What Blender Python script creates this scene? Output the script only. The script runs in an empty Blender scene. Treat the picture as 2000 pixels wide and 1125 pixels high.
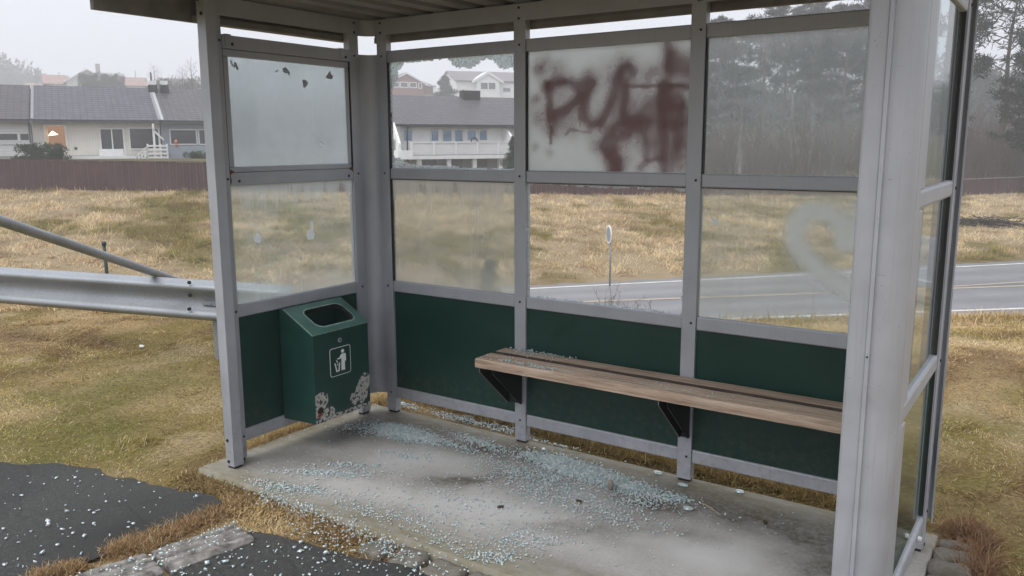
import bpy, bmesh, math, random
import numpy as np
from mathutils import Vector, Matrix

random.seed(7)
RNG = np.random.default_rng(11)
SC = bpy.context.scene
HAZE_D = 0.0027
COL = SC.collection
PI = math.pi

# ------------------------------------------------------------------ camera
CX, CY, CZ = 3.38457, -3.53699, 1.59147
YAW, PIT, ROL, FOC = 0.596715, -0.173623, -0.003872, 1613.89
def _axes():
    cy, sy, cp, sp = math.cos(YAW), math.sin(YAW), math.cos(PIT), math.sin(PIT)
    f = np.array([-sy*cp, cy*cp, sp]); r = np.array([cy, sy, 0.0]); u = np.cross(r, f)
    c, s = math.cos(ROL), math.sin(ROL)
    return c*r+s*u, -s*r+c*u, f
AR, AU, AF = _axes()
CAM = np.array([CX, CY, CZ])
cam_data = bpy.data.cameras.new('camera')
cam = bpy.data.objects.new('camera', cam_data); COL.objects.link(cam)
M = Matrix(((AR[0], AU[0], -AF[0], CX), (AR[1], AU[1], -AF[1], CY), (AR[2], AU[2], -AF[2], CZ), (0, 0, 0, 1)))
cam.matrix_world = M
cam_data.sensor_fit = 'HORIZONTAL'; cam_data.sensor_width = 36.0
cam_data.lens = 36.0*FOC/2000.0
cam_data.clip_start = 0.05; cam_data.clip_end = 2000
SC.camera = cam

# ------------------------------------------------------------------ world, sun, exposure
SUN_EL, SUN_AZ = math.radians(62), math.radians(195)
w = bpy.data.worlds.new('World'); SC.world = w; w.use_nodes = True
nt = w.node_tree; nt.nodes.clear()
sky = nt.nodes.new('ShaderNodeTexSky'); sky.sky_type = 'NISHITA'; sky.sun_disc = False
sky.sun_elevation = SUN_EL; sky.sun_rotation = SUN_AZ
sky.dust_density = 4.0; sky.air_density = 1.0
hsv = nt.nodes.new('ShaderNodeHueSaturation'); hsv.inputs['Saturation'].default_value = 0.25
mix = nt.nodes.new('ShaderNodeMix'); mix.data_type = 'RGBA'; mix.inputs[0].default_value = 0.72   # overcast: an even cloud layer over the sky
mix.inputs[7].default_value = (7.2, 7.5, 8.4, 1)
bg = nt.nodes.new('ShaderNodeBackground'); bg.inputs['Strength'].default_value = 0.078
out = nt.nodes.new('ShaderNodeOutputWorld')
nt.links.new(sky.outputs[0], hsv.inputs['Color']); nt.links.new(hsv.outputs[0], mix.inputs[6])
nt.links.new(mix.outputs[2], bg.inputs['Color']); nt.links.new(bg.outputs[0], out.inputs[0])
sd = bpy.data.lights.new('sun', 'SUN'); sd.energy = 1.5; sd.angle = math.radians(55); sd.color = (1, 0.975, 0.95)
sun = bpy.data.objects.new('sun', sd); COL.objects.link(sun)
sv = Vector((math.sin(SUN_AZ)*math.cos(SUN_EL), math.cos(SUN_AZ)*math.cos(SUN_EL), math.sin(SUN_EL)))
sun.rotation_euler = sv.to_track_quat('Z', 'Y').to_euler()
sun.location = (0, -10, 30)
vs = SC.view_settings
vs.view_transform = 'Standard'; vs.look = 'None'; vs.exposure = 1.02; vs.gamma = 1.0; vs.use_curve_mapping = False
cy_ = SC.cycles
cy_.use_denoising = True
cy_.max_bounces = 10; cy_.transmission_bounces = 8; cy_.transparent_max_bounces = 24
cy_.diffuse_bounces = 4; cy_.glossy_bounces = 3; cy_.volume_bounces = 2
cy_.caustics_reflective = False; cy_.sample_clamp_indirect = 6.0

# ------------------------------------------------------------------ helpers
def ray(px, py):
    return AF + AR*(px-1000)/FOC - AU*(py-562.5)/FOC
def at(px, py, D):
    return CAM + ray(px, py)*D
def onplane(px, py, ax, v):
    d = ray(px, py); t = (v-CAM[ax])/d[ax]; return CAM+t*d
HR = np.array([math.cos(YAW), math.sin(YAW)]); HF = np.array([-math.sin(YAW), math.cos(YAW)])
def uw(x, y):
    dx, dy = x-CX, y-CY
    return dx*HR[0]+dy*HR[1], dx*HF[0]+dy*HF[1]
def xy(u, w):
    return CX+u*HR[0]+w*HF[0], CY+u*HR[1]+w*HF[1]

def vnoise(x, y, scale, seed=0):
    x = np.asarray(x)*scale+seed*17.31; y = np.asarray(y)*scale-seed*9.77
    xi = np.floor(x).astype(np.int64); yi = np.floor(y).astype(np.int64)
    xf = x-xi; yf = y-yi
    def h(a, b):
        n = (a*374761393+b*668265263+seed*982451653) & 0xFFFFFFFF
        n = ((n ^ (n >> 13))*1274126177) & 0xFFFFFFFF
        return ((n ^ (n >> 16)) & 0xFFFF)/65535.0
    sx = xf*xf*(3-2*xf); sy = yf*yf*(3-2*yf)
    return (h(xi, yi)*(1-sx)+h(xi+1, yi)*sx)*(1-sy)+(h(xi, yi+1)*(1-sx)+h(xi+1, yi+1)*sx)*sy
def fnoise(x, y, scale, seed=0, o=3):
    t = 0; a = 1; s = 0
    for k in range(o):
        t = t+a*vnoise(x, y, scale*2**k, seed+k); s += a; a *= .5
    return t/s
def sstep(a, b, x):
    t = np.clip((np.asarray(x)-a)/(b-a), 0, 1); return t*t*(3-2*t)

def tag(o, label=None, cat=None, group=None, kind=None):
    if label: o['label'] = label
    if cat: o['category'] = cat
    if group: o['group'] = group
    if kind: o['kind'] = kind
    return o
def thing(name, label, cat, loc=(0, 0, 0), rz=0.0, group=None):
    o = bpy.data.objects.new(name, None); COL.objects.link(o)
    o.location = tuple(float(v) for v in loc); o.rotation_euler = (0, 0, rz); o.empty_display_size = .1
    return tag(o, label, cat, group)
def copy_tree(o, parent=None):
    c = o.copy(); COL.objects.link(c); c.parent = parent
    for ch in list(o.children): copy_tree(ch, c)
    return c

class MB:
    def __init__(s): s.v = []; s.f = []; s.m = []; s.smooth = []
    def face(s, idx, mi=0, sm=False): s.f.append(tuple(idx)); s.m.append(mi); s.smooth.append(sm)
    def add(s, verts, faces, mi=0, sm=False):
        b = len(s.v); s.v += [tuple(float(c) for c in p) for p in verts]
        for f in faces: s.face([b+i for i in f], mi, sm)
    def box(s, x0, x1, y0, y1, z0, z1, mi=0):
        s.add([(x0, y0, z0), (x1, y0, z0), (x1, y1, z0), (x0, y1, z0), (x0, y0, z1), (x1, y0, z1), (x1, y1, z1), (x0, y1, z1)],
              [(3, 2, 1, 0), (4, 5, 6, 7), (0, 1, 5, 4), (1, 2, 6, 5), (2, 3, 7, 6), (3, 0, 4, 7)], mi)
        return s
    def prism(s, poly, axis, a, b, mi=0):
        # poly: list of 2-D points; axis 0: (y,z) pushed along x; 1: (x,z) along y; 2: (x,y) along z
        def P(p, t):
            return (t, p[0], p[1]) if axis == 0 else (p[0], t, p[1]) if axis == 1 else (p[0], p[1], t)
        n = len(poly)
        vs_ = [P(p, a) for p in poly]+[P(p, b) for p in poly]
        area = sum(poly[i][0]*poly[(i+1) % n][1]-poly[(i+1) % n][0]*poly[i][1] for i in range(n))
        flip = (area > 0) ^ (axis == 1)
        if b < a: flip = not flip
        fs = [tuple(range(n))[::-1], tuple(range(n, 2*n))]+[(i, (i+1) % n, n+(i+1) % n, n+i) for i in range(n)]
        if not flip: fs = [f[::-1] for f in fs]
        s.add(vs_, fs, mi); return s
    def tube(s, pts, radii, n=8, mi=0, cap=True, sm=True):
        pts = [np.array(p, float) for p in pts]
        if not hasattr(radii, '__len__'): radii = [radii]*len(pts)
        b = len(s.v); ref = None
        for i, p in enumerate(pts):
            t = pts[min(i+1, len(pts)-1)]-pts[max(i-1, 0)]; t = t/(np.linalg.norm(t)+1e-9)
            if ref is None:
                ref = np.array([0, 0, 1.0]) if abs(t[2]) < .9 else np.array([1.0, 0, 0])
            a = np.cross(t, ref); a /= np.linalg.norm(a)+1e-9; c = np.cross(a, t); ref = c
            for k in range(n):
                q = p+radii[i]*(a*math.cos(2*PI*k/n)+c*math.sin(2*PI*k/n)); s.v.append(tuple(q))
        for i in range(len(pts)-1):
            for k in range(n):
                s.face((b+i*n+k, b+i*n+(k+1) % n, b+(i+1)*n+(k+1) % n, b+(i+1)*n+k), mi, sm)
        if cap:
            s.face(tuple(b+k for k in range(n))[::-1], mi); s.face(tuple(b+(len(pts)-1)*n+k for k in range(n)), mi)
        return s
    def disc(s, c, nrm, r, h, n=10, mi=0):
        c = np.array(c, float); nrm = np.array(nrm, float); nrm /= np.linalg.norm(nrm)
        return s.tube([c, c+nrm*h], [r, r], n, mi, True, False)
    def mesh(s, name, mats):
        me = bpy.data.meshes.new(name); me.from_pydata(s.v, [], s.f)
        for m in (mats if isinstance(mats, (list, tuple)) else [mats]): me.materials.append(m)
        me.polygons.foreach_set('material_index', s.m); me.polygons.foreach_set('use_smooth', s.smooth)
        me.update(); return me
    def build(s, name, mats, parent=None, bevel=0.0, label=None, seg=2, recalc=True):
        me = s.mesh(name, mats)
        if recalc:
            bm = bmesh.new(); bm.from_mesh(me); bmesh.ops.recalc_face_normals(bm, faces=bm.faces); bm.to_mesh(me); bm.free()
        o = bpy.data.objects.new(name, me); COL.objects.link(o)
        if parent is not None:
            o.parent = parent
            if parent.get('_w', 0) or True:
                pass
        if bevel:
            md = o.modifiers.new('bevel', 'BEVEL'); md.width = bevel; md.segments = seg; md.limit_method = 'ANGLE'; md.angle_limit = math.radians(40)
        if label: o['label'] = label
        return o

def wpart(mb, name, mats, parent, bevel=0.0, label=None, recalc=True):
    """part whose mesh is given in world coordinates, under an unrotated thing (or a part of one)"""
    o = mb.build(name, mats, parent, bevel, label, recalc=recalc)
    p = parent
    if p is not None and p.parent is None:
        o.location = (-p.location[0], -p.location[1], -p.location[2])
    return o

def fast_mesh(name, V, F4=None, F3=None, mats=(), cols=None, smooth=False):
    """numpy mesh; quads first then triangles"""
    me = bpy.data.meshes.new(name)
    nq = 0 if F4 is None else len(F4); ntr = 0 if F3 is None else len(F3)
    me.vertices.add(len(V)); me.vertices.foreach_set('co', np.asarray(V, np.float32).ravel())
    loops = np.concatenate([np.asarray(F4, np.int32).ravel() if nq else np.zeros(0, np.int32), np.asarray(F3, np.int32).ravel() if ntr else np.zeros(0, np.int32)])
    me.loops.add(len(loops)); me.loops.foreach_set('vertex_index', loops)
    me.polygons.add(nq+ntr)
    st = np.concatenate([np.arange(nq)*4, nq*4+np.arange(ntr)*3]).astype(np.int32)
    me.polygons.foreach_set('loop_start', st)
    me.update(calc_edges=True); me.validate()
    if smooth: me.polygons.foreach_set('use_smooth', np.ones(nq+ntr, bool))
    if cols is not None:
        a = me.color_attributes.new('Col', 'FLOAT_COLOR', 'POINT')
        c = np.ones((len(V), 4), np.float32); c[:, :cols.shape[1]] = cols
        a.data.foreach_set('color', c.ravel())
    for m in mats: me.materials.append(m)
    return me
def link(name, me, parent=None):
    o = bpy.data.objects.new(name, me); COL.objects.link(o)
    if parent is not None: o.parent = parent
    return o

# ------------------------------------------------------------------ materials
def newmat(name):
    m = bpy.data.materials.new(name); m.use_nodes = True
    n = m.node_tree; n.nodes.clear()
    return m, n
def N(n, t, **k):
    nd = n.nodes.new(t)
    for a, b in k.items():
        if a == 'inp':
            for i, v in b.items(): nd.inputs[i].default_value = v
        else: setattr(nd, a, b)
    return nd
def ramp(n, src, stops):
    r = N(n, 'ShaderNodeValToRGB'); e = r.color_ramp.elements
    while len(e) > 1: e.remove(e[0])
    e[0].position = stops[0][0]; e[0].color = (*stops[0][1], 1) if len(stops[0][1]) == 3 else stops[0][1]
    for p, c in stops[1:]:
        x = e.new(p); x.color = (*c, 1) if len(c) == 3 else c
    n.links.new(src, r.inputs[0]); return r
def g3(v): return (v, v, v)
def coords(n, scale=(1, 1, 1)):
    tc = N(n, 'ShaderNodeTexCoord'); mp = N(n, 'ShaderNodeMapping', inp={'Scale': scale})
    n.links.new(tc.outputs['Object'], mp.inputs[0]); return mp.outputs[0]
def noise(n, co, scale, detail=4, rough=.55):
    t = N(n, 'ShaderNodeTexNoise', inp={'Scale': scale, 'Detail': detail, 'Roughness': rough}); n.links.new(co, t.inputs['Vector']); return t.outputs['Fac']
def mixc(n, fac, a, b, mode='MIX'):
    m = N(n, 'ShaderNodeMix', data_type='RGBA', blend_type=mode)
    if isinstance(fac, (int, float)): m.inputs[0].default_value = fac
    else: n.links.new(fac, m.inputs[0])
    for i, v in ((6, a), (7, b)):
        if isinstance(v, (tuple, list)): m.inputs[i].default_value = (*v[:3], 1)
        else: n.links.new(v, m.inputs[i])
    return m.outputs[2]
def math_(n, op, a, b=0.0, clamp=False):
    m = N(n, 'ShaderNodeMath', operation=op, use_clamp=clamp)
    for i, v in ((0, a), (1, b)):
        if isinstance(v, (int, float)): m.inputs[i].default_value = v
        else: n.links.new(v, m.inputs[i])
    return m.outputs[0]
def bump(n, h, strength, dist=.01):
    b = N(n, 'ShaderNodeBump', inp={'Strength': strength, 'Distance': dist}); n.links.new(h, b.inputs['Height']); return b.outputs[0]
def finish(n, color=None, rough=.6, metal=0.0, normal=None, spec=.5):
    p = N(n, 'ShaderNodeBsdfPrincipled', inp={'Metallic': metal, 'Specular IOR Level': spec})
    if isinstance(color, (tuple, list)): p.inputs['Base Color'].default_value = (*color[:3], 1)
    elif color is not None: n.links.new(color, p.inputs['Base Color'])
    if isinstance(rough, (int, float)): p.inputs['Roughness'].default_value = rough
    else: n.links.new(rough, p.inputs['Roughness'])
    if normal is not None: n.links.new(normal, p.inputs['Normal'])
    o = N(n, 'ShaderNodeOutputMaterial'); n.links.new(p.outputs[0], o.inputs[0]); return p
def simple(name, col, rough=.6, metal=0.0, var=.15, scale=8.0, bmp=0.0, spec=.5, stretch=(1, 1, 1), bdist=.01):
    m, n = newmat(name); co = coords(n, stretch)
    f = noise(n, co, scale, 5)
    r = ramp(n, f, [(.3, tuple(c*(1-var) for c in col)), (.7, tuple(min(1, c*(1+var)) for c in col))])
    finish(n, r.outputs[0], rough, metal, bump(n, f, bmp, bdist) if bmp else None, spec); return m
def vcol(name, rough=.9, spec=.2, trans=0.0, var=0.0):
    m, n = newmat(name); a = N(n, 'ShaderNodeVertexColor', layer_name='Col')
    if trans:
        d = N(n, 'ShaderNodeBsdfDiffuse'); t = N(n, 'ShaderNodeBsdfTranslucent'); mx = N(n, 'ShaderNodeMixShader', inp={0: trans})
        for q in (d, t): n.links.new(a.outputs[0], q.inputs[0])
        n.links.new(d.outputs[0], mx.inputs[1]); n.links.new(t.outputs[0], mx.inputs[2])
        o = N(n, 'ShaderNodeOutputMaterial'); n.links.new(mx.outputs[0], o.inputs[0])
    else: finish(n, a.outputs[0], rough, 0, None, spec)
    return m

def m_alu():
    m, n = newmat('painted_aluminium'); co = coords(n)
    f = noise(n, co, 5, 6, .6); g = noise(n, coords(n, (40, 40, 1.2)), 3, 3)
    sp = noise(n, co, 90, 2)
    c = ramp(n, f, [(.3, (.355, .37, .405)), (.65, (.425, .44, .475))]).outputs[0]
    c = mixc(n, ramp(n, g, [(.55, g3(0)), (.8, g3(.3))]).outputs[0], c, (.25, .24, .225))
    c = mixc(n, ramp(n, sp, [(.70, g3(0)), (.78, g3(.5))]).outputs[0], c, (.14, .13, .12))
    sepz = N(n, 'ShaderNodeSeparateXYZ'); n.links.new(co, sepz.inputs[0])
    low = math_(n, 'SUBTRACT', 1.0, math_(n, 'DIVIDE', sepz.outputs[2], .42), True)                # splashed mud near the floor
    gr = noise(n, co, 26, 6, .7); mud = math_(n, 'MULTIPLY', low, ramp(n, gr, [(.45, g3(0)), (.75, g3(.55))]).outputs[0])
    c = mixc(n, mud, c, (.17, .145, .11))
    sc_ = noise(n, coords(n, (9, 9, 60)), 2.2, 4, .7); c = mixc(n, ramp(n, sc_, [(.66, g3(0)), (.72, g3(.45))]).outputs[0], c, (.20, .20, .20))
    finish(n, c, ramp(n, f, [(.3, g3(.42)), (.7, g3(.6))]).outputs[0], .30, None, .5); return m
ALU = m_alu()
def m_roof():
    m, n = newmat('roof_sheet'); co = coords(n); f = noise(n, co, 6, 5)
    c = ramp(n, f, [(.3, (.15, .147, .135)), (.7, (.22, .215, .20))]).outputs[0]
    finish(n, c, .55, .1); return m
ROOFSHEET = m_roof()
BOLT = simple('bolt_dark', (.03, .03, .03), .5, .5)
RUBBER = simple('black_gasket', (.012, .012, .012), .7)
def m_green():
    m, n = newmat('green_panel'); co = coords(n); f = noise(n, co, 3, 5, .6); s = noise(n, coords(n, (30, 30, 2)), 2, 3)
    c = ramp(n, f, [(.3, (.0045, .032, .024)), (.7, (.007, .043, .033))]).outputs[0]
    c = mixc(n, ramp(n, s, [(.55, g3(0)), (.9, g3(.15))]).outputs[0], c, (.03, .06, .052))
    sepz = N(n, 'ShaderNodeSeparateXYZ'); n.links.new(co, sepz.inputs[0])
    low = math_(n, 'SUBTRACT', 1.0, math_(n, 'DIVIDE', math_(n, 'SUBTRACT', sepz.outputs[2], .13), .30), True)
    gr = noise(n, co, 34, 6, .7); mud = math_(n, 'MULTIPLY', low, ramp(n, gr, [(.45, g3(0)), (.7, g3(.5))]).outputs[0])
    c = mixc(n, mud, c, (.10, .095, .07))
    scr = noise(n, coords(n, (6, 6, 70)), 1.5, 5, .75); c = mixc(n, ramp(n, scr, [(.69, g3(0)), (.74, g3(.35))]).outputs[0], c, (.07, .11, .095))
    finish(n, c, ramp(n, f, [(.3, g3(.3)), (.7, g3(.48))]).outputs[0], 0, None, .35); return m
GREEN = m_green()
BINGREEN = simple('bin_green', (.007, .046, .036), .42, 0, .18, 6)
BINEDGE = simple('worn_green_edge', (.20, .30, .25), .6, 0, .4, 60)
BINDARK = simple('bin_inside', (.008, .01, .01), .8)
def m_wood():
    m, n = newmat('weathered_wood')
    g = noise(n, coords(n, (1.2, 28, 28)), 2.2, 8, .65); k = noise(n, coords(n, (2.5, 6, 6)), 2, 4); fine = noise(n, coords(n, (4, 120, 120)), 2, 4)
    c = ramp(n, g, [(.28, (.20, .14, .105)), (.5, (.46, .34, .25)), (.72, (.62, .50, .40))]).outputs[0]
    c = mixc(n, ramp(n, k, [(.5, g3(0)), (.75, g3(.55))]).outputs[0], c, (.55, .46, .37))
    c = mixc(n, ramp(n, fine, [(.58, g3(0)), (.72, g3(.6))]).outputs[0], c, (.10, .075, .06))
    h = math_(n, 'ADD', g, fine)
    finish(n, c, .8, 0, bump(n, h, .6, .004), .25); return m
WOOD = m_wood()
BLACKST = simple('black_steel', (.008, .008, .009), .45, .2)
GALV = None
def m_galv():
    m, n = newmat('galvanised_steel'); co = coords(n)
    v = N(n, 'ShaderNodeTexVoronoi', inp={'Scale': 60.0}); n.links.new(co, v.inputs['Vector'])
    f = noise(n, co, 2.5, 5); s = noise(n, coords(n, (2, 2, 14)), 3, 3)
    c = ramp(n, v.outputs['Distance'], [(0, (.24, .262, .285)), (.7, (.30, .322, .345))]).outputs[0]
    c = mixc(n, ramp(n, f, [(.45, g3(0)), (.75, g3(.5))]).outputs[0], c, (.17, .19, .20))
    c = mixc(n, ramp(n, s, [(.62, g3(0)), (.8, g3(.4))]).outputs[0], c, (.22, .19, .16))
    finish(n, c, ramp(n, f, [(.3, g3(.38)), (.7, g3(.55))]).outputs[0], .35, None, .5); return m
GALV = m_galv()
WHITE = simple('white_paint', (.74, .74, .73), .55, 0, .06, 3)
SIGNWHITE = simple('sign_white', (.75, .77, .75), .5, 0, .05)
RUST = simple('rust', (.16, .055, .03), .9, 0, .4, 40)

def m_concrete():
    m, n = newmat('stained_concrete'); a = N(n, 'ShaderNodeVertexColor', layer_name='Col')
    co = coords(n)
    f = noise(n, co, 4, 8, .65); g = noise(n, co, 60, 4, .7); s2 = noise(n, coords(n, (1, 2.5, 1)), 9, 6, .7)
    c = ramp(n, f, [(.3, (.27, .258, .24)), (.7, (.40, .39, .375))]).outputs[0]
    c = mixc(n, ramp(n, g, [(.35, g3(.35)), (.55, g3(0))]).outputs[0], c, (.16, .15, .135))
    sep = N(n, 'ShaderNodeSeparateColor'); n.links.new(a.outputs[0], sep.inputs[0])
    s3 = noise(n, co, 38, 6, .75); dk = math_(n, 'MULTIPLY', math_(n, 'MULTIPLY', sep.outputs[0], ramp(n, s2, [(.25, g3(.45)), (.6, g3(1))]).outputs[0]), ramp(n, s3, [(.36, g3(.35)), (.56, g3(1.0))]).outputs[0])
    c = mixc(n, dk, c, (.062, .055, .038))
    mo = math_(n, 'MULTIPLY', sep.outputs[1], ramp(n, s2, [(.3, g3(.3)), (.65, g3(1))]).outputs[0])
    c = mixc(n, mo, c, (.175, .158, .095))
    lt = math_(n, 'MULTIPLY', sep.outputs[2], .75)
    c = mixc(n, lt, c, (.56, .555, .55))
    finish(n, c, .75, 0, bump(n, math_(n, 'ADD', f, g), .25, .004), .3); return m
CONC = m_concrete()
def m_asphalt(name, c0, c1, rough, wet=0.0):
    m, n = newmat(name); co = coords(n); f = noise(n, co, 2.2, 6); g = noise(n, co, 110, 4, .85); big = noise(n, co, 1.1, 5)
    c = ramp(n, f, [(.3, c0), (.7, c1)]).outputs[0]
    c = mixc(n, ramp(n, g, [(.52, g3(0)), (.66, g3(.6))]).outputs[0], c, tuple(x*2.6 for x in c1))
    cr = N(n, 'ShaderNodeTexVoronoi', feature='DISTANCE_TO_EDGE', inp={'Scale': 1.7}); wv = N(n, 'ShaderNodeMix', data_type='VECTOR', inp={0: .08}); tn = N(n, 'ShaderNodeTexNoise', inp={'Scale': 4.0}); n.links.new(co, tn.inputs['Vector']); n.links.new(co, wv.inputs[4]); n.links.new(tn.outputs['Color'], wv.inputs[5]); n.links.new(wv.outputs[1], cr.inputs['Vector'])
    c = mixc(n, ramp(n, cr.outputs['Distance'], [(.0, g3(.35)), (.010, g3(0))]).outputs[0], c, (.012, .012, .011))
    c = mixc(n, ramp(n, big, [(.42, g3(0)), (.62, g3(.7))]).outputs[0], c, tuple(x*.5 for x in c0))
    finish(n, c, rough, 0, bump(n, g, .9, .004), .25); return m
ASPH = m_asphalt('old_asphalt', (.034, .034, .035), (.060, .062, .056), .85)
def m_road():
    m, n = newmat('road_asphalt'); a = N(n, 'ShaderNodeVertexColor', layer_name='Col'); co = coords(n)
    f = noise(n, co, .8, 6); g = noise(n, co, 30, 4, .7)
    c = mixc(n, ramp(n, f, [(.3, g3(.1)), (.7, g3(.35))]).outputs[0], a.outputs[0], (.06, .06, .065))
    c = mixc(n, ramp(n, g, [(.45, g3(0)), (.75, g3(.35))]).outputs[0], c, (.24, .24, .24))
    finish(n, c, .42, 0, bump(n, g, .15, .004), .5); return m
ROADM = m_road()
STONE = simple('granite_kerb', (.20, .19, .175), .9, 0, .6, 26, .9, .2, (1, 1, 1), .008)
def m_sett():
    m, n = newmat('worn_sett'); co = coords(n); f = noise(n, co, 9, 7, .65); g = noise(n, co, 90, 4, .75)
    c = ramp(n, f, [(.3, (.115, .105, .085)), (.6, (.215, .20, .175)), (.8, (.29, .275, .25))]).outputs[0]
    c = mixc(n, ramp(n, g, [(.5, g3(0)), (.7, g3(.6))]).outputs[0], c, (.085, .08, .065))
    finish(n, c, .9, 0, bump(n, math_(n, 'ADD', f, g), .5, .006), .2); return m
SETT = m_sett()
GROUND = vcol('soil_and_thatch', .95, .1)
def m_ground():
    m, n = newmat('thatch_ground'); a = N(n, 'ShaderNodeVertexColor', layer_name='Col'); co = coords(n)
    f = noise(n, co, 3, 8, .7); g = noise(n, co, 45, 5, .75); k = noise(n, co, .35, 5)
    c = mixc(n, ramp(n, g, [(.35, g3(.65)), (.6, g3(0))]).outputs[0], a.outputs[0], (.045, .032, .018))
    c = mixc(n, ramp(n, f, [(.45, g3(0)), (.7, g3(.45))]).outputs[0], c, (.30, .22, .12))
    finish(n, c, .95, 0, bump(n, math_(n, 'ADD', f, g), .8, .02), .1); return m
GROUND = m_ground()
GRASS = vcol('dry_grass', .9, .15, .42)
LEAF = vcol('needles', .85, .2, .15)
BARK = simple('bark', (.085, .062, .050), .95, 0, .35, 14, .5)
TWIG = simple('bare_twigs', (.115, .080, .068), .95, 0, .35, 9)

def m_shard():
    m, n = newmat('crushed_safety_glass'); co = coords(n)
    wn = N(n, 'ShaderNodeTexWhiteNoise'); v = N(n, 'ShaderNodeTexVoronoi', inp={'Scale': 70.0}); n.links.new(co, v.inputs['Vector'])
    c = ramp(n, v.outputs['Color'], [(.0, (.40, .58, .60)), (.40, (.68, .84, .86)), (.75, (.97, .99, .99))]).outputs[0]
    d = N(n, 'ShaderNodeBsdfDiffuse'); t = N(n, 'ShaderNodeBsdfTranslucent'); g = N(n, 'ShaderNodeBsdfGlossy', inp={'Roughness': .08, 'Color': (.95, 1, 1, 1)})
    tr = N(n, 'ShaderNodeBsdfTransparent', inp={0: (.84, .94, .94, 1)})
    n.links.new(c, d.inputs[0]); n.links.new(c, t.inputs[0])
    m1 = N(n, 'ShaderNodeMixShader', inp={0: .4}); n.links.new(d.outputs[0], m1.inputs[1]); n.links.new(t.outputs[0], m1.inputs[2])
    m2 = N(n, 'ShaderNodeMixShader', inp={0: .12}); n.links.new(m1.outputs[0], m2.inputs[1]); n.links.new(tr.outputs[0], m2.inputs[2])
    m3 = N(n, 'ShaderNodeMixShader', inp={0: .22}); n.links.new(m2.outputs[0], m3.inputs[1]); n.links.new(g.outputs[0], m3.inputs[2])
    o = N(n, 'ShaderNodeOutputMaterial'); n.links.new(m3.outputs[0], o.inputs[0]); return m
SHARD = m_shard()

def m_pane(name, veil, veilcol, rough, streak=.4, top_drip=0.0, z_top=1.0, tint=(.93, .96, .95), bottom=0.0, z_bot=0.0, blotch=.25, refl=1.0, xs=(55, 55)):
    """dirty glass: a slab that blurs what is behind it, with a film of dirt and dried drips on it"""
    m, n = newmat(name); co = coords(n)
    big = noise(n, co, 3.2, 4); st = noise(n, coords(n, (xs[0], xs[1], 1.6)), 1.0, 5, .6); st2 = noise(n, coords(n, (26, 26, .9)), 1.0, 6, .7)
    sep = N(n, 'ShaderNodeSeparateXYZ'); n.links.new(coords(n), sep.inputs[0])
    fac = math_(n, 'ADD', math_(n, 'MULTIPLY', math_(n, 'SUBTRACT', big, .5), blotch*2), veil)
    fac = math_(n, 'ADD', fac, math_(n, 'MULTIPLY', ramp(n, st, [(.62, g3(0)), (.72, g3(1))]).outputs[0], streak*.5))
    fac = math_(n, 'ADD', fac, math_(n, 'MULTIPLY', ramp(n, st2, [(.60, g3(0)), (.70, g3(1))]).outputs[0], streak*.45))
    if top_drip:
        zz = math_(n, 'SUBTRACT', z_top, sep.outputs[2])                      # metres below the rail
        ln = math_(n, 'MULTIPLY', ramp(n, st, [(.35, g3(.15)), (.68, g3(1))]).outputs[0], .22)
        dr = math_(n, 'SUBTRACT', 1.0, math_(n, 'DIVIDE', zz, ln), True)
        fac = math_(n, 'ADD', fac, math_(n, 'MULTIPLY', dr, top_drip))
    if bottom:
        bb = math_(n, 'SUBTRACT', 1.0, math_(n, 'DIVIDE', math_(n, 'SUBTRACT', sep.outputs[2], z_bot), .13), True)
        fac = math_(n, 'ADD', fac, math_(n, 'MULTIPLY', bb, bottom))
    fac = math_(n, 'MINIMUM', math_(n, 'MAXIMUM', fac, 0.02), .97)
    rf = N(n, 'ShaderNodeBsdfRefraction', inp={'Roughness': rough, 'IOR': 1.45, 'Color': (*tint, 1)})
    tp = N(n, 'ShaderNodeBsdfTransparent', inp={0: (*tint, 1)})
    clear = rf if rough > .005 else tp
    d = N(n, 'ShaderNodeBsdfDiffuse', inp={0: (*veilcol, 1)}); t = N(n, 'ShaderNodeBsdfTranslucent', inp={0: (*veilcol, 1)})
    fm = N(n, 'ShaderNodeMixShader', inp={0: .7}); n.links.new(d.outputs[0], fm.inputs[1]); n.links.new(t.outputs[0], fm.inputs[2])
    m1 = N(n, 'ShaderNodeMixShader'); n.links.new(fac, m1.inputs[0]); n.links.new(clear.outputs[0], m1.inputs[1]); n.links.new(fm.outputs[0], m1.inputs[2])
    fr = N(n, 'ShaderNodeFresnel', inp={'IOR': 1.45}); gl = N(n, 'ShaderNodeBsdfGlossy', inp={'Roughness': .04})
    geo = N(n, 'ShaderNodeNewGeometry')
    ff = math_(n, 'MULTIPLY', math_(n, 'MULTIPLY', fr.outputs[0], refl), math_(n, 'SUBTRACT', 1.0, geo.outputs['Backfacing']))
    m2 = N(n, 'ShaderNodeMixShader'); n.links.new(ff, m2.inputs[0]); n.links.new(m1.outputs[0], m2.inputs[1]); n.links.new(gl.outputs[0], m2.inputs[2])
    o = N(n, 'ShaderNodeOutputMaterial'); n.links.new(m2.outputs[0], o.inputs[0]); return m

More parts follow.
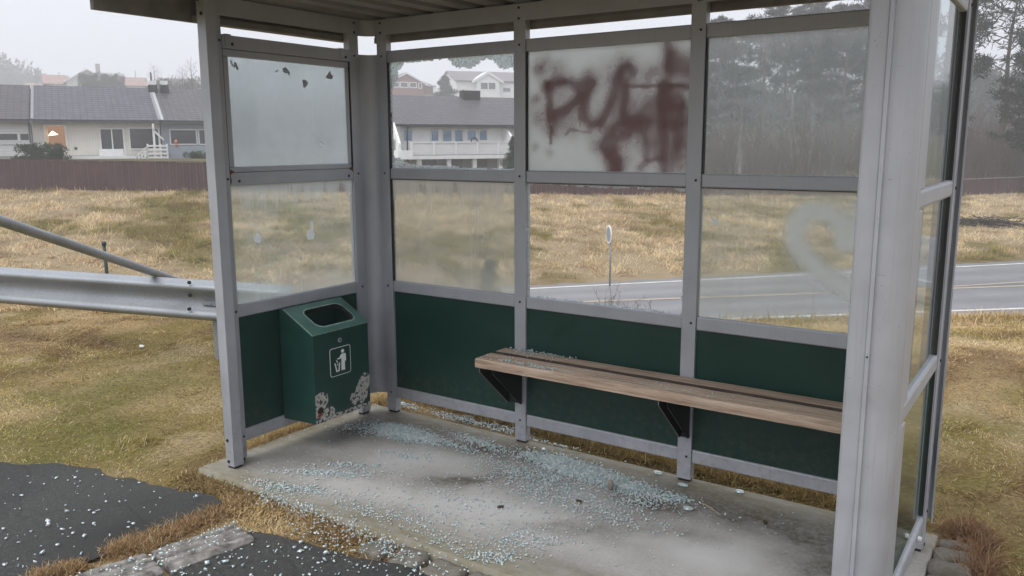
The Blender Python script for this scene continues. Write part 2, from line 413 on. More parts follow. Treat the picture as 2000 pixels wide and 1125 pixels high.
def m_paint(name, col0, col1, tl=.55):
    """sprayed paint: its density is stored on the sheet's vertices, bare glass is clear"""
    m, n = newmat(name); a = N(n, 'ShaderNodeVertexColor', layer_name='Col'); sep = N(n, 'ShaderNodeSeparateColor'); n.links.new(a.outputs[0], sep.inputs[0])
    c = ramp(n, sep.outputs[0], [(.15, col0), (.85, col1)]).outputs[0]
    d = N(n, 'ShaderNodeBsdfDiffuse'); t = N(n, 'ShaderNodeBsdfTranslucent'); tr = N(n, 'ShaderNodeBsdfTransparent')
    n.links.new(c, d.inputs[0]); n.links.new(c, t.inputs[0])
    fm = N(n, 'ShaderNodeMixShader', inp={0: tl}); n.links.new(d.outputs[0], fm.inputs[1]); n.links.new(t.outputs[0], fm.inputs[2])
    mx = N(n, 'ShaderNodeMixShader'); n.links.new(sep.outputs[0], mx.inputs[0]); n.links.new(tr.outputs[0], mx.inputs[1]); n.links.new(fm.outputs[0], mx.inputs[2])
    o = N(n, 'ShaderNodeOutputMaterial'); n.links.new(mx.outputs[0], o.inputs[0]); return m
REDPAINT = m_paint('red_brown_spray', (.52, .36, .355), (.255, .150, .148))
WHITEPAINT = m_paint('white_spray', (.90, .95, .97), (.97, .99, 1.0), .95)

def m_flake():
    m, n = newmat('flaked_paint'); a = N(n, 'ShaderNodeVertexColor', layer_name='Col')
    p = N(n, 'ShaderNodeBsdfPrincipled', inp={'Roughness': .85}); n.links.new(a.outputs[0], p.inputs['Base Color']); n.links.new(a.outputs['Alpha'], p.inputs['Alpha'])
    o = N(n, 'ShaderNodeOutputMaterial'); n.links.new(p.outputs[0], o.inputs[0]); return m
FLAKE = m_flake()

# ================================================================== terrain
FENCE_PX = [(-420, 371, 36.0), (-150, 370, 36.0), (0, 370.5, 36.0), (400, 373, 36.6), (700, 376, 38.6), (1000, 379, 41.0), (1340, 382, 45.0), (1700, 384, 50.0), (1870, 383, 53.0), (2000, 376, 55.0), (2250, 362, 57.0)]
FENCE = [at(a, b, D) for a, b, D in FENCE_PX]
_fu = np.array([uw(p[0], p[1])[0] for p in FENCE]); _fw = np.array([uw(p[0], p[1])[1] for p in FENCE]); _fz = np.array([p[2] for p in FENCE])
ZR = -2.62
def wn(u): return 19.0+(u-5.36)*.143
def wf(u): return 24.2+(u-.46)*.27
def wF(u): return np.interp(u, _fu, _fw)
def zF(u): return np.interp(u, _fu, _fz)
def ground_z(x, y):
    u, w = uw(np.asarray(x, float), np.asarray(y, float))
    near = -.030+.018*(fnoise(x, y, 1.3, 3)-.5)+.05*(fnoise(x, y, .45, 5)-.5)*sstep(0, 3, np.hypot(x-1.5, y+.5)-1.8)
    z = near.copy() if hasattr(near, 'copy') else near
    a = np.interp(u, [-4, 0, 3], [8.7, 7.5, 6.9])
    n_, f_, F_ = wn(u), wf(u), wF(u)
    t = np.clip((w-a)/(n_-.6-a), 0, 1)
    z = np.where(w > a, near+(ZR-near)*(t*.75+.25*t*t), z)
    z = np.where(w > n_-.6, ZR, z)
    t2 = np.clip((w-f_-.25)/(F_-f_-.25), 0, 1)
    hump = .16*(fnoise(x, y, .25, 8)-.5)*sstep(0, .2, t2)*sstep(0, .12, 1-t2)
    z = np.where(w > f_+.25, ZR+(zF(u)-ZR)*(t2*.55+.45*np.sqrt(t2))+hump*.7, z)
    zb = zF(u)
    zh = np.interp(u, [-14, -9, 18], [.75, -.75, -.9])
    t3 = sstep(0, 7, w-F_)
    z = np.where(w > F_, zb+(zh-zb)*t3, z)
    slope = np.interp(u, [-40, 8, 20], [.088, .088, .05])
    z = z+np.where(w > 62, slope*np.minimum(w-62, 150)+.008*np.maximum(w-212, 0), 0)
    return z

us = np.unique(np.concatenate([np.linspace(-260, -40, 40), np.linspace(-40, -9, 60), np.linspace(-9, 7, 200), np.linspace(7, 40, 70), np.linspace(40, 260, 40)]))
ws = np.unique(np.concatenate([np.linspace(-60, -2, 20), np.linspace(-2, 9, 150), np.linspace(9, 60, 160), np.linspace(60, 140, 50), np.linspace(140, 420, 40)]))
UU, WW = np.meshgrid(us, ws)
GX, GY = xy(UU, WW); GZ = ground_z(GX, GY)
# keep the sheet under the slab, the setts and the asphalt
def inbox(x, y, x0, x1, y0, y1, s=.0): return (x > x0-s) & (x < x1+s) & (y > y0-s) & (y < y1+s)
GZ = np.where(inbox(GX, GY, -.10, 3.25, -1.38, .03), np.minimum(GZ, -.055), GZ)
STRAW = np.array([.44, .33, .165]); PALE = np.array([.56, .45, .28]); OLIVE = np.array([.27, .215, .075]); BROWN = np.array([.20, .125, .065]); MOSS = np.array([.19, .185, .048])
def turf_color(x, y, w):
    a = fnoise(x, y, .9, 21, 4)[..., None]; b = fnoise(x, y, 2.6, 33, 3)[..., None]; c = fnoise(x, y, .35, 41, 3)[..., None]
    col = STRAW*(1-sstep(.46, .62, a))+OLIVE*sstep(.46, .62, a)
    col = col+(PALE-col)*.6*sstep(.56, .72, b)
    col = col+(BROWN-col)*.7*sstep(.56, .74, 1-b)
    return col+(MOSS-col)*.8*sstep(.50, .66, c*.6+.4*fnoise(x, y, 1.4, 47, 3)[..., None])
def bank_color(x, y):
    a = fnoise(x, y, .22, 61, 4)[..., None]; b = fnoise(x, y, .9, 63, 3)[..., None]
    a = a*.6+.4*fnoise(x, y, .8, 69, 3)[..., None]; col = PALE*.98*(1-sstep(.50, .58, a))+np.array([.23, .195, .06])*sstep(.50, .58, a)
    col = col+(np.array([.50, .37, .24])-col)*.6*sstep(.52, .7, b)
    return col+(BROWN-col)*.5*sstep(.6, .8, 1-b)
_near = turf_color(GX, GY, WW)*.85; _bank = bank_color(GX, GY)*.62
_k = sstep(8, 12, WW)[..., None]
GC = _near*(1-_k)+_bank*_k
_h = (WW > wF(UU)+1)[..., None]
GC = np.where(_h, np.array([.085, .085, .045])*(.7+.6*fnoise(GX, GY, .3, 71)[..., None]), GC)
nU, nW = len(us), len(ws)
idx = np.arange(nU*nW).reshape(nW, nU)
F4 = np.stack([idx[:-1, :-1], idx[:-1, 1:], idx[1:, 1:], idx[1:, :-1]], -1).reshape(-1, 4)
me = fast_mesh('ground', np.stack([GX, GY, GZ], -1).reshape(-1, 3), F4, None, [GROUND], GC.reshape(-1, 3), True)
tag(link('ground', me), 'rough grassy ground sloping down to the road and up the far bank', kind='structure')

# road: one draped sheet with its painted lines as thin sheets above it
def strip(u0, u1, fa, fb, z, n=60, m=1, col=None):
    uu = np.linspace(u0, u1, n+1); V = []; C = []
    for i, u in enumerate(uu):
        a, b = fa(u), fb(u)
        for j in range(m+1):
            w_ = a+(b-a)*j/m; x, y = xy(u, w_); V.append((x, y, z))
            if col is not None: C.append(col(u, j/m))
    ix = np.arange((n+1)*(m+1)).reshape(n+1, m+1)
    F = np.stack([ix[:-1, :-1], ix[1:, :-1], ix[1:, 1:], ix[:-1, 1:]], -1).reshape(-1, 4)
    return np.array(V), F, (np.array(C) if col is not None else None)
def roadcol(u, t):
    k = .165
    for c in (.16, .34, .66, .84): k += .055*math.exp(-((t-c)/.05)**2)
    k -= .05*math.exp(-((t-.5)/.03)**2)
    return (k, k*1.0, k*1.05)
V, F, C = strip(-40, 60, lambda u: wn(u)-.3, lambda u: wf(u)+.35, ZR+.012, 120, 40, roadcol)
tag(link('road', fast_mesh('road', V, F, None, [ROADM], C)), 'grey two lane road passing below the far grassy bank', kind='structure')
LINEW = simple('road_line_white', (.50, .50, .49), .7, 0, .2, 3); LINEY = simple('road_line_yellow', (.36, .30, .23), .7, 0, .2, 3)
def yel(u): return 21.67+(u-1.9)*.168
def rl(name, label, u0, u1, f0, wd, mat):
    V, F, _ = strip(u0, u1, lambda u: f0(u), lambda u: f0(u)+wd, ZR+.018)
    tag(link(name, fast_mesh(name, V, F, None, [mat])), label, kind='structure')
rl('road_edge_line', 'white edge line on the near side of the road', -30, 55, lambda u: wn(u)+.45, .17, LINEW)
rl('road_edge_line', 'white edge line on the far side of the road under the bank', -30, 55, lambda u: wf(u)-.5, .17, LINEW)
rl('road_centre_line', 'yellow centre line of the road', -30, 55, yel, .17, LINEY)
rl('road_centre_line', 'second yellow line splitting away from the centre line at the right', 9, 55, lambda u: yel(u)+.02+max(0, u-10.5)*.12, .14, LINEY)

# ================================================================== hard ground round the shelter
def world_poly(pxs, z):
    return [onplane(a, b, 2, z)[:2] for a, b in pxs]
def in_poly(x, y, poly):
    r = np.zeros(np.shape(x), bool); n = len(poly)
    for i in range(n):
        x0, y0 = poly[i]; x1, y1 = poly[(i+1) % n]
        c = ((y0 > y) != (y1 > y)) & (x < (x1-x0)*(y-y0)/((y1-y0)+1e-12)+x0)
        r ^= c
    return r
def smooth_edge(poly, amp, step=.02, seed=0):
    o = []
    for i in range(len(poly)):
        a, b = np.array(poly[i]), np.array(poly[(i+1) % len(poly)]); L = np.linalg.norm(b-a); k = max(1, int(L/step))
        nn = np.array([-(b-a)[1], (b-a)[0]])/(L+1e-9)
        for j in range(k):
            p = a+(b-a)*j/k
            o.append(p+nn*amp*(fnoise(p[0], p[1], 7, 90+seed, 4)-.5)*2)
    return o
ASPH_PATH = world_poly([(-700, 860), (-150, 893), (0, 906), (130, 910), (250, 940), (340, 956), (390, 965), (428, 985), (380, 1010), (300, 1044), (230, 1076), (150, 1102), (60, 1160), (-300, 1400), (-900, 1300)], -.02)
ASPH_BAY = world_poly([(490, 1040), (545, 1050), (620, 1070), (700, 1092), (780, 1104), (860, 1128), (960, 1165), (1300, 1290), (2300, 1500), (1500, 2600), (200, 2600), (-400, 1500), (150, 1200), (330, 1126)], -.02)
def flat_sheet(name, poly, z, mat, label, amp):
    p = smooth_edge(poly, amp)
    bm = bmesh.new(); vs_ = [bm.verts.new((q[0], q[1], z)) for q in p]; bm.faces.new(vs_)
    bmesh.ops.triangulate(bm, faces=bm.faces)
    me = bpy.data.meshes.new(name); bm.to_mesh(me); bm.free(); me.materials.append(mat)
    for q in me.polygons:
        if q.normal.z < 0: q.flip()
    return tag(link(name, me), label, kind='structure')
flat_sheet('asphalt_path', ASPH_PATH, -.012, ASPH, 'dark old asphalt path sprinkled with bits of broken glass', .05)
flat_sheet('bus_bay', ASPH_BAY, -.014, ASPH, 'dark asphalt of the bus bay in front of the shelter', .04)

# concrete slab with its stains (real dirt: moss along the edges, soot in corners, worn pale middle)
SX0, SX1, SY0, SY1 = -.11, 3.05, -1.185, .055
nx, ny = 260, 110
xs_ = np.linspace(SX0, SX1, nx); ys_ = np.linspace(SY0, SY1, ny); X, Y = np.meshgrid(xs_, ys_)
def blob(x, y, cx, cy, rx, ry, a=0.0):
    c, s = math.cos(a), math.sin(a); dx, dy = x-cx, y-cy
    return np.exp(-(((dx*c+dy*s)/rx)**2+((-dx*s+dy*c)/ry)**2))
def slab_px(px, py): return onplane(px, py, 2, 0.0)[:2]
dark = np.zeros_like(X); light = np.zeros_like(X)
XW = X+(fnoise(X, Y, 5, 131, 4)-.5)*.22; YW = Y+(fnoise(X, Y, 5, 141, 4)-.5)*.16
X0_, Y0_ = X, Y; X, Y = XW, YW
for px, py, rx, ry, a, k in [(690, 835, .22, .16, .5, .95), (760, 815, .2, .12, 0, .5), (880, 845, .4, .10, -.1, .3), (1000, 885, .30, .09, .3, .95), (930, 935, .28, .07, .6, .55), (1430, 985, .42, .16, -.25, 1.0), (1560, 1030, .35, .16, -.1, .9), (1290, 985, .22, .08, .2, .85), (1180, 1035, .4, .09, .5, .5),
                         (1300, 1040, .25, .08, .3, .4), (1620, 1100, .2, .3, 0, .5), (560, 900, .25, .12, .6, .3), (1130, 1110, .3, .05, 0, .35), (1240, 880, .3, .04, -.05, .4)]:
    cx, cy = slab_px(px, py); dark = np.maximum(dark, k*blob(X, Y, cx, cy, rx, ry, a))
for px, py, rx, ry, a, k in [(820, 900, .30, .16, .25, .9), (700, 960, .3, .16, .4, .7), (960, 1000, .45, .17, .15, .9), (1140, 970, .25, .12, 0, .6), (1420, 1085, .38, .2, .1, 1.0), (1100, 1060, .4, .1, .2, .6), (620, 930, .25, .1, .4, .5)]:
    cx, cy = slab_px(px, py); light = np.maximum(light, k*blob(X, Y, cx, cy, rx, ry, a))
X, Y = X0_, Y0_
nz = fnoise(X, Y, 3.5, 101, 5); nz2 = fnoise(X, Y, 11, 105, 4)
dark = np.clip(dark*(.5+1.1*nz)*(.35+1.3*nz2)*1.35, 0, .95); light = np.clip(light*(.5+nz)*(1-dark), 0, 1)
edge = np.minimum.reduce([X-SX0, Y-SY0, SY1-Y])
moss = np.clip((1-sstep(.0, .30, edge))*(.5+1.0*nz), 0, 1)*1.0+.15*nz2
cc = np.stack([dark, np.clip(moss, 0, 1), light], -1).reshape(-1, 3)
ix = np.arange(nx*ny).reshape(ny, nx)
F = np.stack([ix[:-1, :-1], ix[:-1, 1:], ix[1:, 1:], ix[1:, :-1]], -1).reshape(-1, 4)
Z = np.zeros_like(X)+.003*(nz-.5)
bd = np.concatenate([ix[0, :], ix[1:, -1], ix[-1, -2::-1], ix[-2:0:-1, 0]])
VV = np.stack([X, Y, Z], -1).reshape(-1, 3); low = VV[bd].copy(); low[:, 2] = -.14; nb = len(bd)
F2 = np.stack([bd, nx*ny+np.arange(nb), nx*ny+(np.arange(nb)+1) % nb, np.roll(bd, -1)], -1)
me = fast_mesh('concrete_slab', np.concatenate([VV, low]), np.concatenate([F, F2]), None, [CONC], np.concatenate([cc, cc[bd]]))
tag(link('concrete_slab', me), 'stained concrete floor slab of the bus shelter strewn with broken glass', kind='structure')

def rough_stone(name, L, W, H, seed, mat, amp=.012, flutes=0):
    """a worn block, subdivided and dented; origin at its base centre"""
    rg = np.random.default_rng(seed)
    bm = bmesh.new(); bmesh.ops.create_cube(bm, size=1.0)
    for v in bm.verts: v.co = Vector((v.co.x*L, v.co.y*W, (v.co.z+.5)*H))
    bmesh.ops.bevel(bm, geom=bm.edges[:], offset=(.008 if flutes else .024), segments=2, affect='EDGES', profile=.6)
    bmesh.ops.subdivide_edges(bm, edges=[e for e in bm.edges if e.calc_length() > .05], cuts=(26 if flutes else 5), use_grid_fill=True)
    o1, o2 = rg.random()*50, rg.random()*50
    for v in bm.verts:
        x, y, z = v.co
        d = (fnoise(x+o1, y+o2+z, 14, seed, 3)-.5)*amp*2
        n_ = Vector((x/L, y/W, (z/H-.5))).normalized()
        v.co += n_*float(d)
        if flutes and z > H*.8: v.co.z -= .016*max(0, math.sin(y/W*PI*2*flutes+1.0+8*float(fnoise(x+o1, y*.2, 2, seed))*.3))**2*(.4+1.0*float(fnoise(x+o1, y*4, 7, seed+4)))
    me = bpy.data.meshes.new(name); bm.to_mesh(me); bm.free(); me.materials.append(mat)
    me.polygons.foreach_set('use_smooth', np.ones(len(me.polygons), bool)); return me
# kerb: long granite kerb stones between the path and the bus bay
KA, KB = np.array(onplane(480, 1036, 2, 0)[:2]), np.array(onplane(215, 1128, 2, 0)[:2])
kd = (KB-KA)/np.linalg.norm(KB-KA)
klab = ['fluted grey kerb stone nearest the shelter between dead grass and bus bay', 'fluted grey kerb stone beside the large tuft at the path edge', 'fluted grey kerb stone cut off by the bottom edge of the picture']
s = 0.0
for k in range(3):
    L = (.36, .42, .5)[k]
    c = KA+kd*(s+L/2); s += L+.012
    me = rough_stone('kerb_stone', L-.01, .19, .13, 200+k, STONE, .006, 4)
    o = link('kerb_stone', me); o.location = (c[0], c[1], -.124+.004*k); o.rotation_euler = (.012*(k-1), .0, math.atan2(kd[1], kd[0]))
    tag(o, klab[k], 'kerb stone', 'kerb stones at the bus bay')
# setts along the front and the right end of the slab
slabels_f = ['%s worn concrete sett from the left in the row along the slab front' % q for q in ('first', 'second', 'third', 'fourth', 'fifth', 'sixth', 'seventh', 'eighth')]
x = 1.13
for k in range(8):
    L = .135+.02*((k*7) % 3-1)
    me = rough_stone('edging_sett', L, .135, .12, 240+k, SETT, .012)
    o = link('edging_sett', me); o.location = (x+L/2, -1.268+.006*((k*5) % 3-1), -.126+.004*((k*3) % 3)); o.rotation_euler = (.03*((k*5) % 3-1), .03*((k*7) % 3-1), .06*((k*11) % 3-1))
    tag(o, slabels_f[k], 'edging sett', 'setts along the front of the slab'); x += L+.03
y = .06
for k in range(7):
    W = .10+.012*((k*5) % 3-1)
    me = rough_stone('edging_sett', .15, W, .13, 260+k, SETT, .012)
    o = link('edging_sett', me); o.location = (3.135+.004*((k*3) % 3-1), y-W/2, -.125+.005*((k*7) % 3)); o.rotation_euler = (.02*((k*5) % 3-1), .03*((k*3) % 3-1), .08+.05*((k*11) % 3-1))
    tag(o, '%s worn sett from the back in the row beside the right glass wall' % ('first', 'second', 'third', 'fourth', 'fifth', 'sixth', 'seventh')[k], 'edging sett', 'setts beside the right wall of the shelter'); y -= W+.016

# ================================================================== bus shelter
XR_O, TD = 3.018, .045                 # outer face of the right wall, depth of the tubes
XR = XR_O-TD                           # its inner face
PA, PB_, PC, PD = (.071, .140), (.997, 1.066), (1.930, 1.999), (2.833, 2.902)
T1, T0, M1, M0, L1, L0, B1, B0 = 2.099, 2.037, 1.4537, 1.3928, .8039, .7397, .161, .096
ZB0, ZB1, ZFL = 2.185, 2.268, 2.150    # inner beam and the lower flange outside it
YF = -1.085                            # front plane
shelter = thing('bus_shelter', 'grey metal bus shelter with dirty and smashed glass panes and green lower panels', 'bus shelter', (1.5, -.5, 0))
def post(x0, x1, y0, y1, z1, bolts=(), holes_face=None, foot=True, label=None):
    p = MB(); r = .012
    p.box(x0, x1, y0, y1, .012, z1, 0)
    p.box(x0+.006, x1-.006, y0+.006, y1-.006, -.01, .012, 1)
    for (q, nrm) in bolts: p.disc(q, nrm, .0065, .004, 8, 2)
    return wpart(p, 'post', [ALU, RUBBER, BOLT], shelter, .009, label)
bz = [ZB1-.02, ZB0+.008, T0+.035, M0+.032, L0+.033, B0+.03]
for (a, b) in (PB_, PC, PA, PD):
    post(a, b, 0, TD, ZB1 if a != PC[0] else ZB1, [(((a+b)/2+(.012 if a == PC[0] else 0), 0, z), (0, -1, 0)) for z in bz])
LYB = (-.140, -.071); LYF = (-1.041, -.972)
post(-TD, 0, LYB[0], LYB[1], ZB1, [((0, (LYB[0]+LYB[1])/2, z), (1, 0, 0)) for z in bz])
post(-TD, -.002, LYF[0]-.002, LYF[1], ZB1, [((-.002, LYF[1]-.014, z), (1, 0, 0)) for z in bz[2:]])
# front corner post of the left wall: wider, in front of the wall post
p = MB(); p.box(.0, .060, -1.10, -1.0425, .012, ZB1+.0, 0); p.box(.006, .054, -1.094, -1.048, -.01, .012, 1)
for z in (.035, .145): p.disc((.022, -1.10, z), (0, -1, 0), .008, .006, 8, 2)
p.disc((.036, -1.10, ZB0-.01), (0, -1, 0), .009, .005, 8, 2); p.disc((.018, -1.10, ZB1-.03), (0, -1, 0), .009, .005, 8, 2); p.disc((.060, -1.055, ZB1-.02), (1, 0, 0), .009, .005, 8, 2)
p.box(-.002, .0, -1.10, -1.06, .16, T0+.01, 0)
wpart(p, 'corner_post', [ALU, RUBBER, BOLT], shelter, .010)
# right wall posts
post(XR, XR_O, -.140, -.071, ZB1, [((XR_O, -.10, z), (1, 0, 0)) for z in (.02, .16, T0+.03, M0+.03, L0+.03)])
post(XR, XR_O, -.985, -.905, ZB1)
# front stave of the right corner: flat strip, then its raised seam
post(2.880, 2.940, YF, YF+TD, ZB1+.0)
post(2.820, 2.878, YF+.012, YF+TD, ZB1) if False else None
p = MB(); p.box(2.934, 2.945, YF-.007, YF+.02, .02, ZB1)
p.disc((2.9395, YF-.007, .99), (0, -1, 0), .003, .002, 8, 1)
wpart(p, 'seam', [ALU, BOLT], shelter, .002)
# curved corner panels
def curved(cx, cy, r, a0, a1, z0, z1, th=.006, n=14, mats=ALU):
    p = MB(); V = []
    for i in range(n+1):
        a = a0+(a1-a0)*i/n
        for rr in (r, r+th):
            for z in (z0, z1): V.append((cx+rr*math.cos(a), cy+rr*math.sin(a), z))
    Fs = []
    for i in range(n):
        b = i*4; c = b+4
        Fs += [(b, c, c+1, b+1), (b+2, b+3, c+3, c+2), (b, b+2, c+2, c), (b+1, c+1, c+3, b+3)]
    Fs += [(0, 1, 3, 2), (n*4, n*4+2, n*4+3, n*4+1)]
    p.add(V, Fs, 0, True)
    o = wpart(p, 'corner_panel', mats, shelter)
    md = o.modifiers.new('edge', 'EDGE_SPLIT'); md.split_angle = math.radians(40); return o
curved(.071, -.071, .075, PI/2, PI, .115, T0+.045)                          # rear left
curved(.071, -.071, .075, PI/2, PI, ZB0-.002, ZB1)                          # beam corner, rear left
curved(XR-.071+.03, -.071-.0, .100, 0, PI/2, .10, ZB1)                      # rear right
curved(2.936, YF+.088, .076, -PI/2, 0, .02, ZB1)                            # front right, seen from outside
# rails of the back wall
def rail(x0, x1, z0, z1, y0=.006, y1=.036, name='rail'):
    p = MB(); p.box(x0, x1, y0, y1, z0, z1); return wpart(p, name, ALU, shelter, .006)
BAYS = [(PA[1], PB_[0]), (PB_[1], PC[0]), (PC[1], PD[0])]
for (a, b) in BAYS:
    for (z0, z1) in ((T0, T1), (M0, M1), (L0, L1), (B0, B1)): rail(a, b, z0, z1)
def railL(y0, y1, z0, z1, x0=-.036, x1=-.006, name='rail', bolts=(), mat=ALU):
    p = MB(); p.box(x0, x1, y0, y1, z0, z1)
    for q in bolts: p.disc(q, (1, 0, 0), .0075, .004, 8, 1)
    return wpart(p, name, [mat, BOLT], shelter, .006)
for (z0, z1) in ((T0, T1), (M0, M1), (L0, L1), (B0, B1)):
    bl = [] if z0 in (L0, B0) else [(-.006 if z0 == M0 else .002, LYF[1]+.055, (z0+z1)/2-.01), (-.006 if z0 == M0 else .002, LYB[0]-.035, (z0+z1)/2-.01)]
    railL(LYF[1], LYB[0], z0, z1, -.036, -.006 if z0 != T0 else .002, 'rail', bl)
# hooks over the top rail of the left wall
for yy in (LYF[1]+.045, LYB[0]-.045):
    p = MB(); p.box(.0025, .006, yy-.03, yy+.004, T0+.012, T1+.004); p.box(-.04, .006, yy-.03, yy+.004, T1+.001, T1+.005)
    p.disc((.006, yy+.008, T0+.022), (1, 0, 0), .008, .003, 8, 1); wpart(p, 'hook', [ALU, BOLT], shelter, .001)
# inner bead frame of the upper left pane
BEADW = .032
for (y0, y1, z0, z1) in ((LYF[1]+.004, LYB[0]-.004, T0-.034, T0-.001), (LYF[1]+.004, LYB[0]-.004, M1+.001, M1+.028), (LYF[1]+.004, LYF[1]+.036, M1+.028, T0-.034), (LYB[0]-.024, LYB[0]-.004, M1+.028, T0-.034)):
    p = MB(); p.box(-.03, -.009, y0, y1, z0, z1); wpart(p, 'glazing_bead', ALU, shelter, .004)
def gasket(*b): p = MB(); p.box(*b); wpart(p, 'gasket', RUBBER, shelter)
for yy in (LYF[1]+.002, LYB[0]-.001): gasket(-.02, -.003, yy-.003, yy+.001, M1, T0)
for xx in (PA[1]+.002,): gasket(xx-.001, xx+.004, .004, .03, L1, T0)
for xx in (PB_[1]+.002, PC[1]+.002): gasket(xx-.001, xx+.004, .004, .03, M1, T0)
for (a, b) in BAYS: gasket(a+.004, b, .010, .03, L0-.003, L0); gasket(a+.004, b, .012, .03, M0-.003, M0)
# rust runs at the joints of the left middle rail
p = MB(); p.prism([(LYF[1]-.001, M0-.01), (LYF[1]+.012, M0+.02), (LYF[1]+.006, M1-.01), (LYF[1]+.03, M1+.006), (LYF[1]+.002, M1+.02), (LYF[1]-.006, M1)], 0, -.0075, -.0045); wpart(p, 'rust_stain', RUST, shelter)
p = MB(); p.prism([(LYB[0]-.03, M1+.001), (LYB[0]-.01, M1-.012), (LYB[0]+.0, M1-.02), (LYB[0]+.001, M1+.02), (LYB[0]-.012, M1+.008)], 0, -.0075, -.0045)
wpart(p, 'rust_stain', RUST, shelter)
# rails of the right wall
def railR(y0, y1, z0, z1):
    p = MB(); p.box(XR+.012, XR_O-.004, y0, y1, z0, z1); wpart(p, 'rail', ALU, shelter, .011)
RY0, RY1 = -.905, -.140
for (z0, z1) in ((T0, T1), (M0, M1), (L0, L1), (B0-.01, B1-.01)): railR(RY0, RY1, z0, z1)
for (z0, z1) in ((M1, T0), (L1, M0), (B1, L0)):
    p = MB(); p.box(XR+.016, XR_O-.002, RY0, RY0+.075, z0, z1); wpart(p, 'glazing_bead', ALU, shelter, .005)
    p = MB(); p.box(XR+.018, XR_O-.012, RY1-.016, RY1, z0, z1); wpart(p, 'glazing_bead', ALU, shelter, .005)
    p = MB(); p.box(XR+.010, XR_O-.006, RY1-.0245, RY1-.0165, z0, z1); wpart(p, 'gasket', RUBBER, shelter)
p = MB()
for q in ((XR_O, -.30, .128), ): p.disc(q, (1, 0, 0), .009, .012, 10)
wpart(p, 'dome_bolt', SIGNWHITE, shelter)
# beams under the roof
p = MB(); p.box(-.02, XR_O, -.003, .014, ZB0, ZB1) if False else None
p.box(PA[0], PD[1], -.004, -.0005, ZB0, ZB1)
for xx in [(a+b)/2 for a, b in (PA, PB_, PC)]:
    for z in (ZB1-.02, ZB0+.012): p.disc((xx, -.004, z), (0, -1, 0), .0065, .004, 8, 1)
wpart(p, 'beam', [ALU, BOLT], shelter, .001)
p = MB(); p.box(.0005, .004, LYF[0]+.02, LYB[1], ZB0, ZB1)
for z in (ZB1-.02, ZB0+.012): p.disc((.004, (LYB[0]+LYB[1])/2, z), (1, 0, 0), .0065, .004, 8, 1)
wpart(p, 'beam', [ALU, BOLT], shelter, .001)
p = MB(); p.box(PA[0]-.06, XR_O-.06, .050, .075, ZFL, ZB1); p.box(-.11, -.085, YF-.45, -.06, ZFL, ZB1); p.box(-.085, -.05, YF+.02, -.06, ZFL, ZFL+.03); p.box(XR_O+.01, XR_O+.035, YF-.45, -.06, ZFL, ZB1) 
p.box(PA[0]-.06, XR_O-.06, .0455, .0495, ZFL, ZFL+.03)
BROWNTRIM = simple('weathered_trim', (.19, .18, .168), .7, 0, .2, 10)
wpart(p, 'outer_beam', BROWNTRIM, shelter, .002)
# roof: corrugated sheet ridged front to back, and an edge trim
XA, XB, YA, YB = -.19, 3.24, -1.62, .11
p = MB(); pts = []; x = XA; per = .172
while x < XB:
    for dx, dz in ((0, 0), (.088, 0), (.106, .032), (.154, .032)): pts.append((x+dx, ZB1+.004+dz))
    x += per
pts = [q for q in pts if q[0] <= XB]
n_ = len(pts); V = []
for q in pts: V += [(q[0], YA, q[1]), (q[0], YB, q[1]), (q[0], YA, q[1]+.004), (q[0], YB, q[1]+.004)]
Fs = []
for i in range(n_-1):
    b = i*4; c = b+4
    Fs += [(b, b+1, c+1, c), (b+2, c+2, c+3, b+3), (b, c, c+2, b+2), (b+1, b+3, c+3, c+1)]
Fs += [(0, 2, 3, 1), ((n_-1)*4, (n_-1)*4+1, (n_-1)*4+3, (n_-1)*4+2)]
p.add(V, Fs)
roof = wpart(p, 'roof', ROOFSHEET, shelter, 0, 'corrugated metal roof sheet')
ZE0, ZE1 = 2.222, 2.36
p = MB(); c = .06
def fas(x0, y0, x1, y1, t=.03):
    d = np.array([x1-x0, y1-y0]); d /= np.linalg.norm(d); nn = np.array([-d[1], d[0]])*t
    p.prism([(x0, y0), (x1, y1), (x1+nn[0], y1+nn[1]), (x0+nn[0], y0+nn[1])], 2, ZE0, ZE1)
fas(XA, YB, XA, YA+c); fas(XA+.0, YA+c, XA+c, YA); fas(XA+c, YA, XB-c, YA); fas(XB-c, YA, XB, YA+c); fas(XB, YA+c, XB, YB); fas(XB, YB, XA, YB)
fa = wpart(p, 'fascia', ALU, roof, .003)
p = MB(); p.box(XA+.032, XA+.10, YA+.05, YB-.032, ZE0+.003, ZE0+.02); p.box(XA+.1, XB-.1, YA+.032, YA+.10, ZE0+.003, ZE0+.02); p.box(XB-.10, XB-.032, YA+.05, YB-.032, ZE0+.003, ZE0+.02); p.box(XA+.1, XB-.1, YB-.085, YB-.032, ZE0+.003, ZE0+.02)
wpart(p, 'soffit', BROWNTRIM, roof)

# green panels
for (a, b) in BAYS:
    p = MB(); p.box(a, b, .016, .022, B1, L0); wpart(p, 'green_panel', GREEN, shelter)
p = MB(); p.box(-.022, -.016, LYF[1], LYB[0], B1, L0); wpart(p, 'green_panel', GREEN, shelter)
def m_gloss_green():
    m, n = newmat('glossy_green_panel'); co = coords(n); f = noise(n, co, 3, 4)
    p_ = finish(n, ramp(n, f, [(.3, (.010, .060, .042)), (.7, (.014, .085, .06))]).outputs[0], .10, 0, None, .6)
    p_.inputs['Coat Weight'].default_value = .6; p_.inputs['Coat Roughness'].default_value = .03; return m
p = MB(); p.box(XR+.022, XR+.030, RY0+.075, RY1-.016, B1-.01, L0); wpart(p, 'green_panel', m_gloss_green(), shelter, 0, 'glossy green lower panel of the right wall')

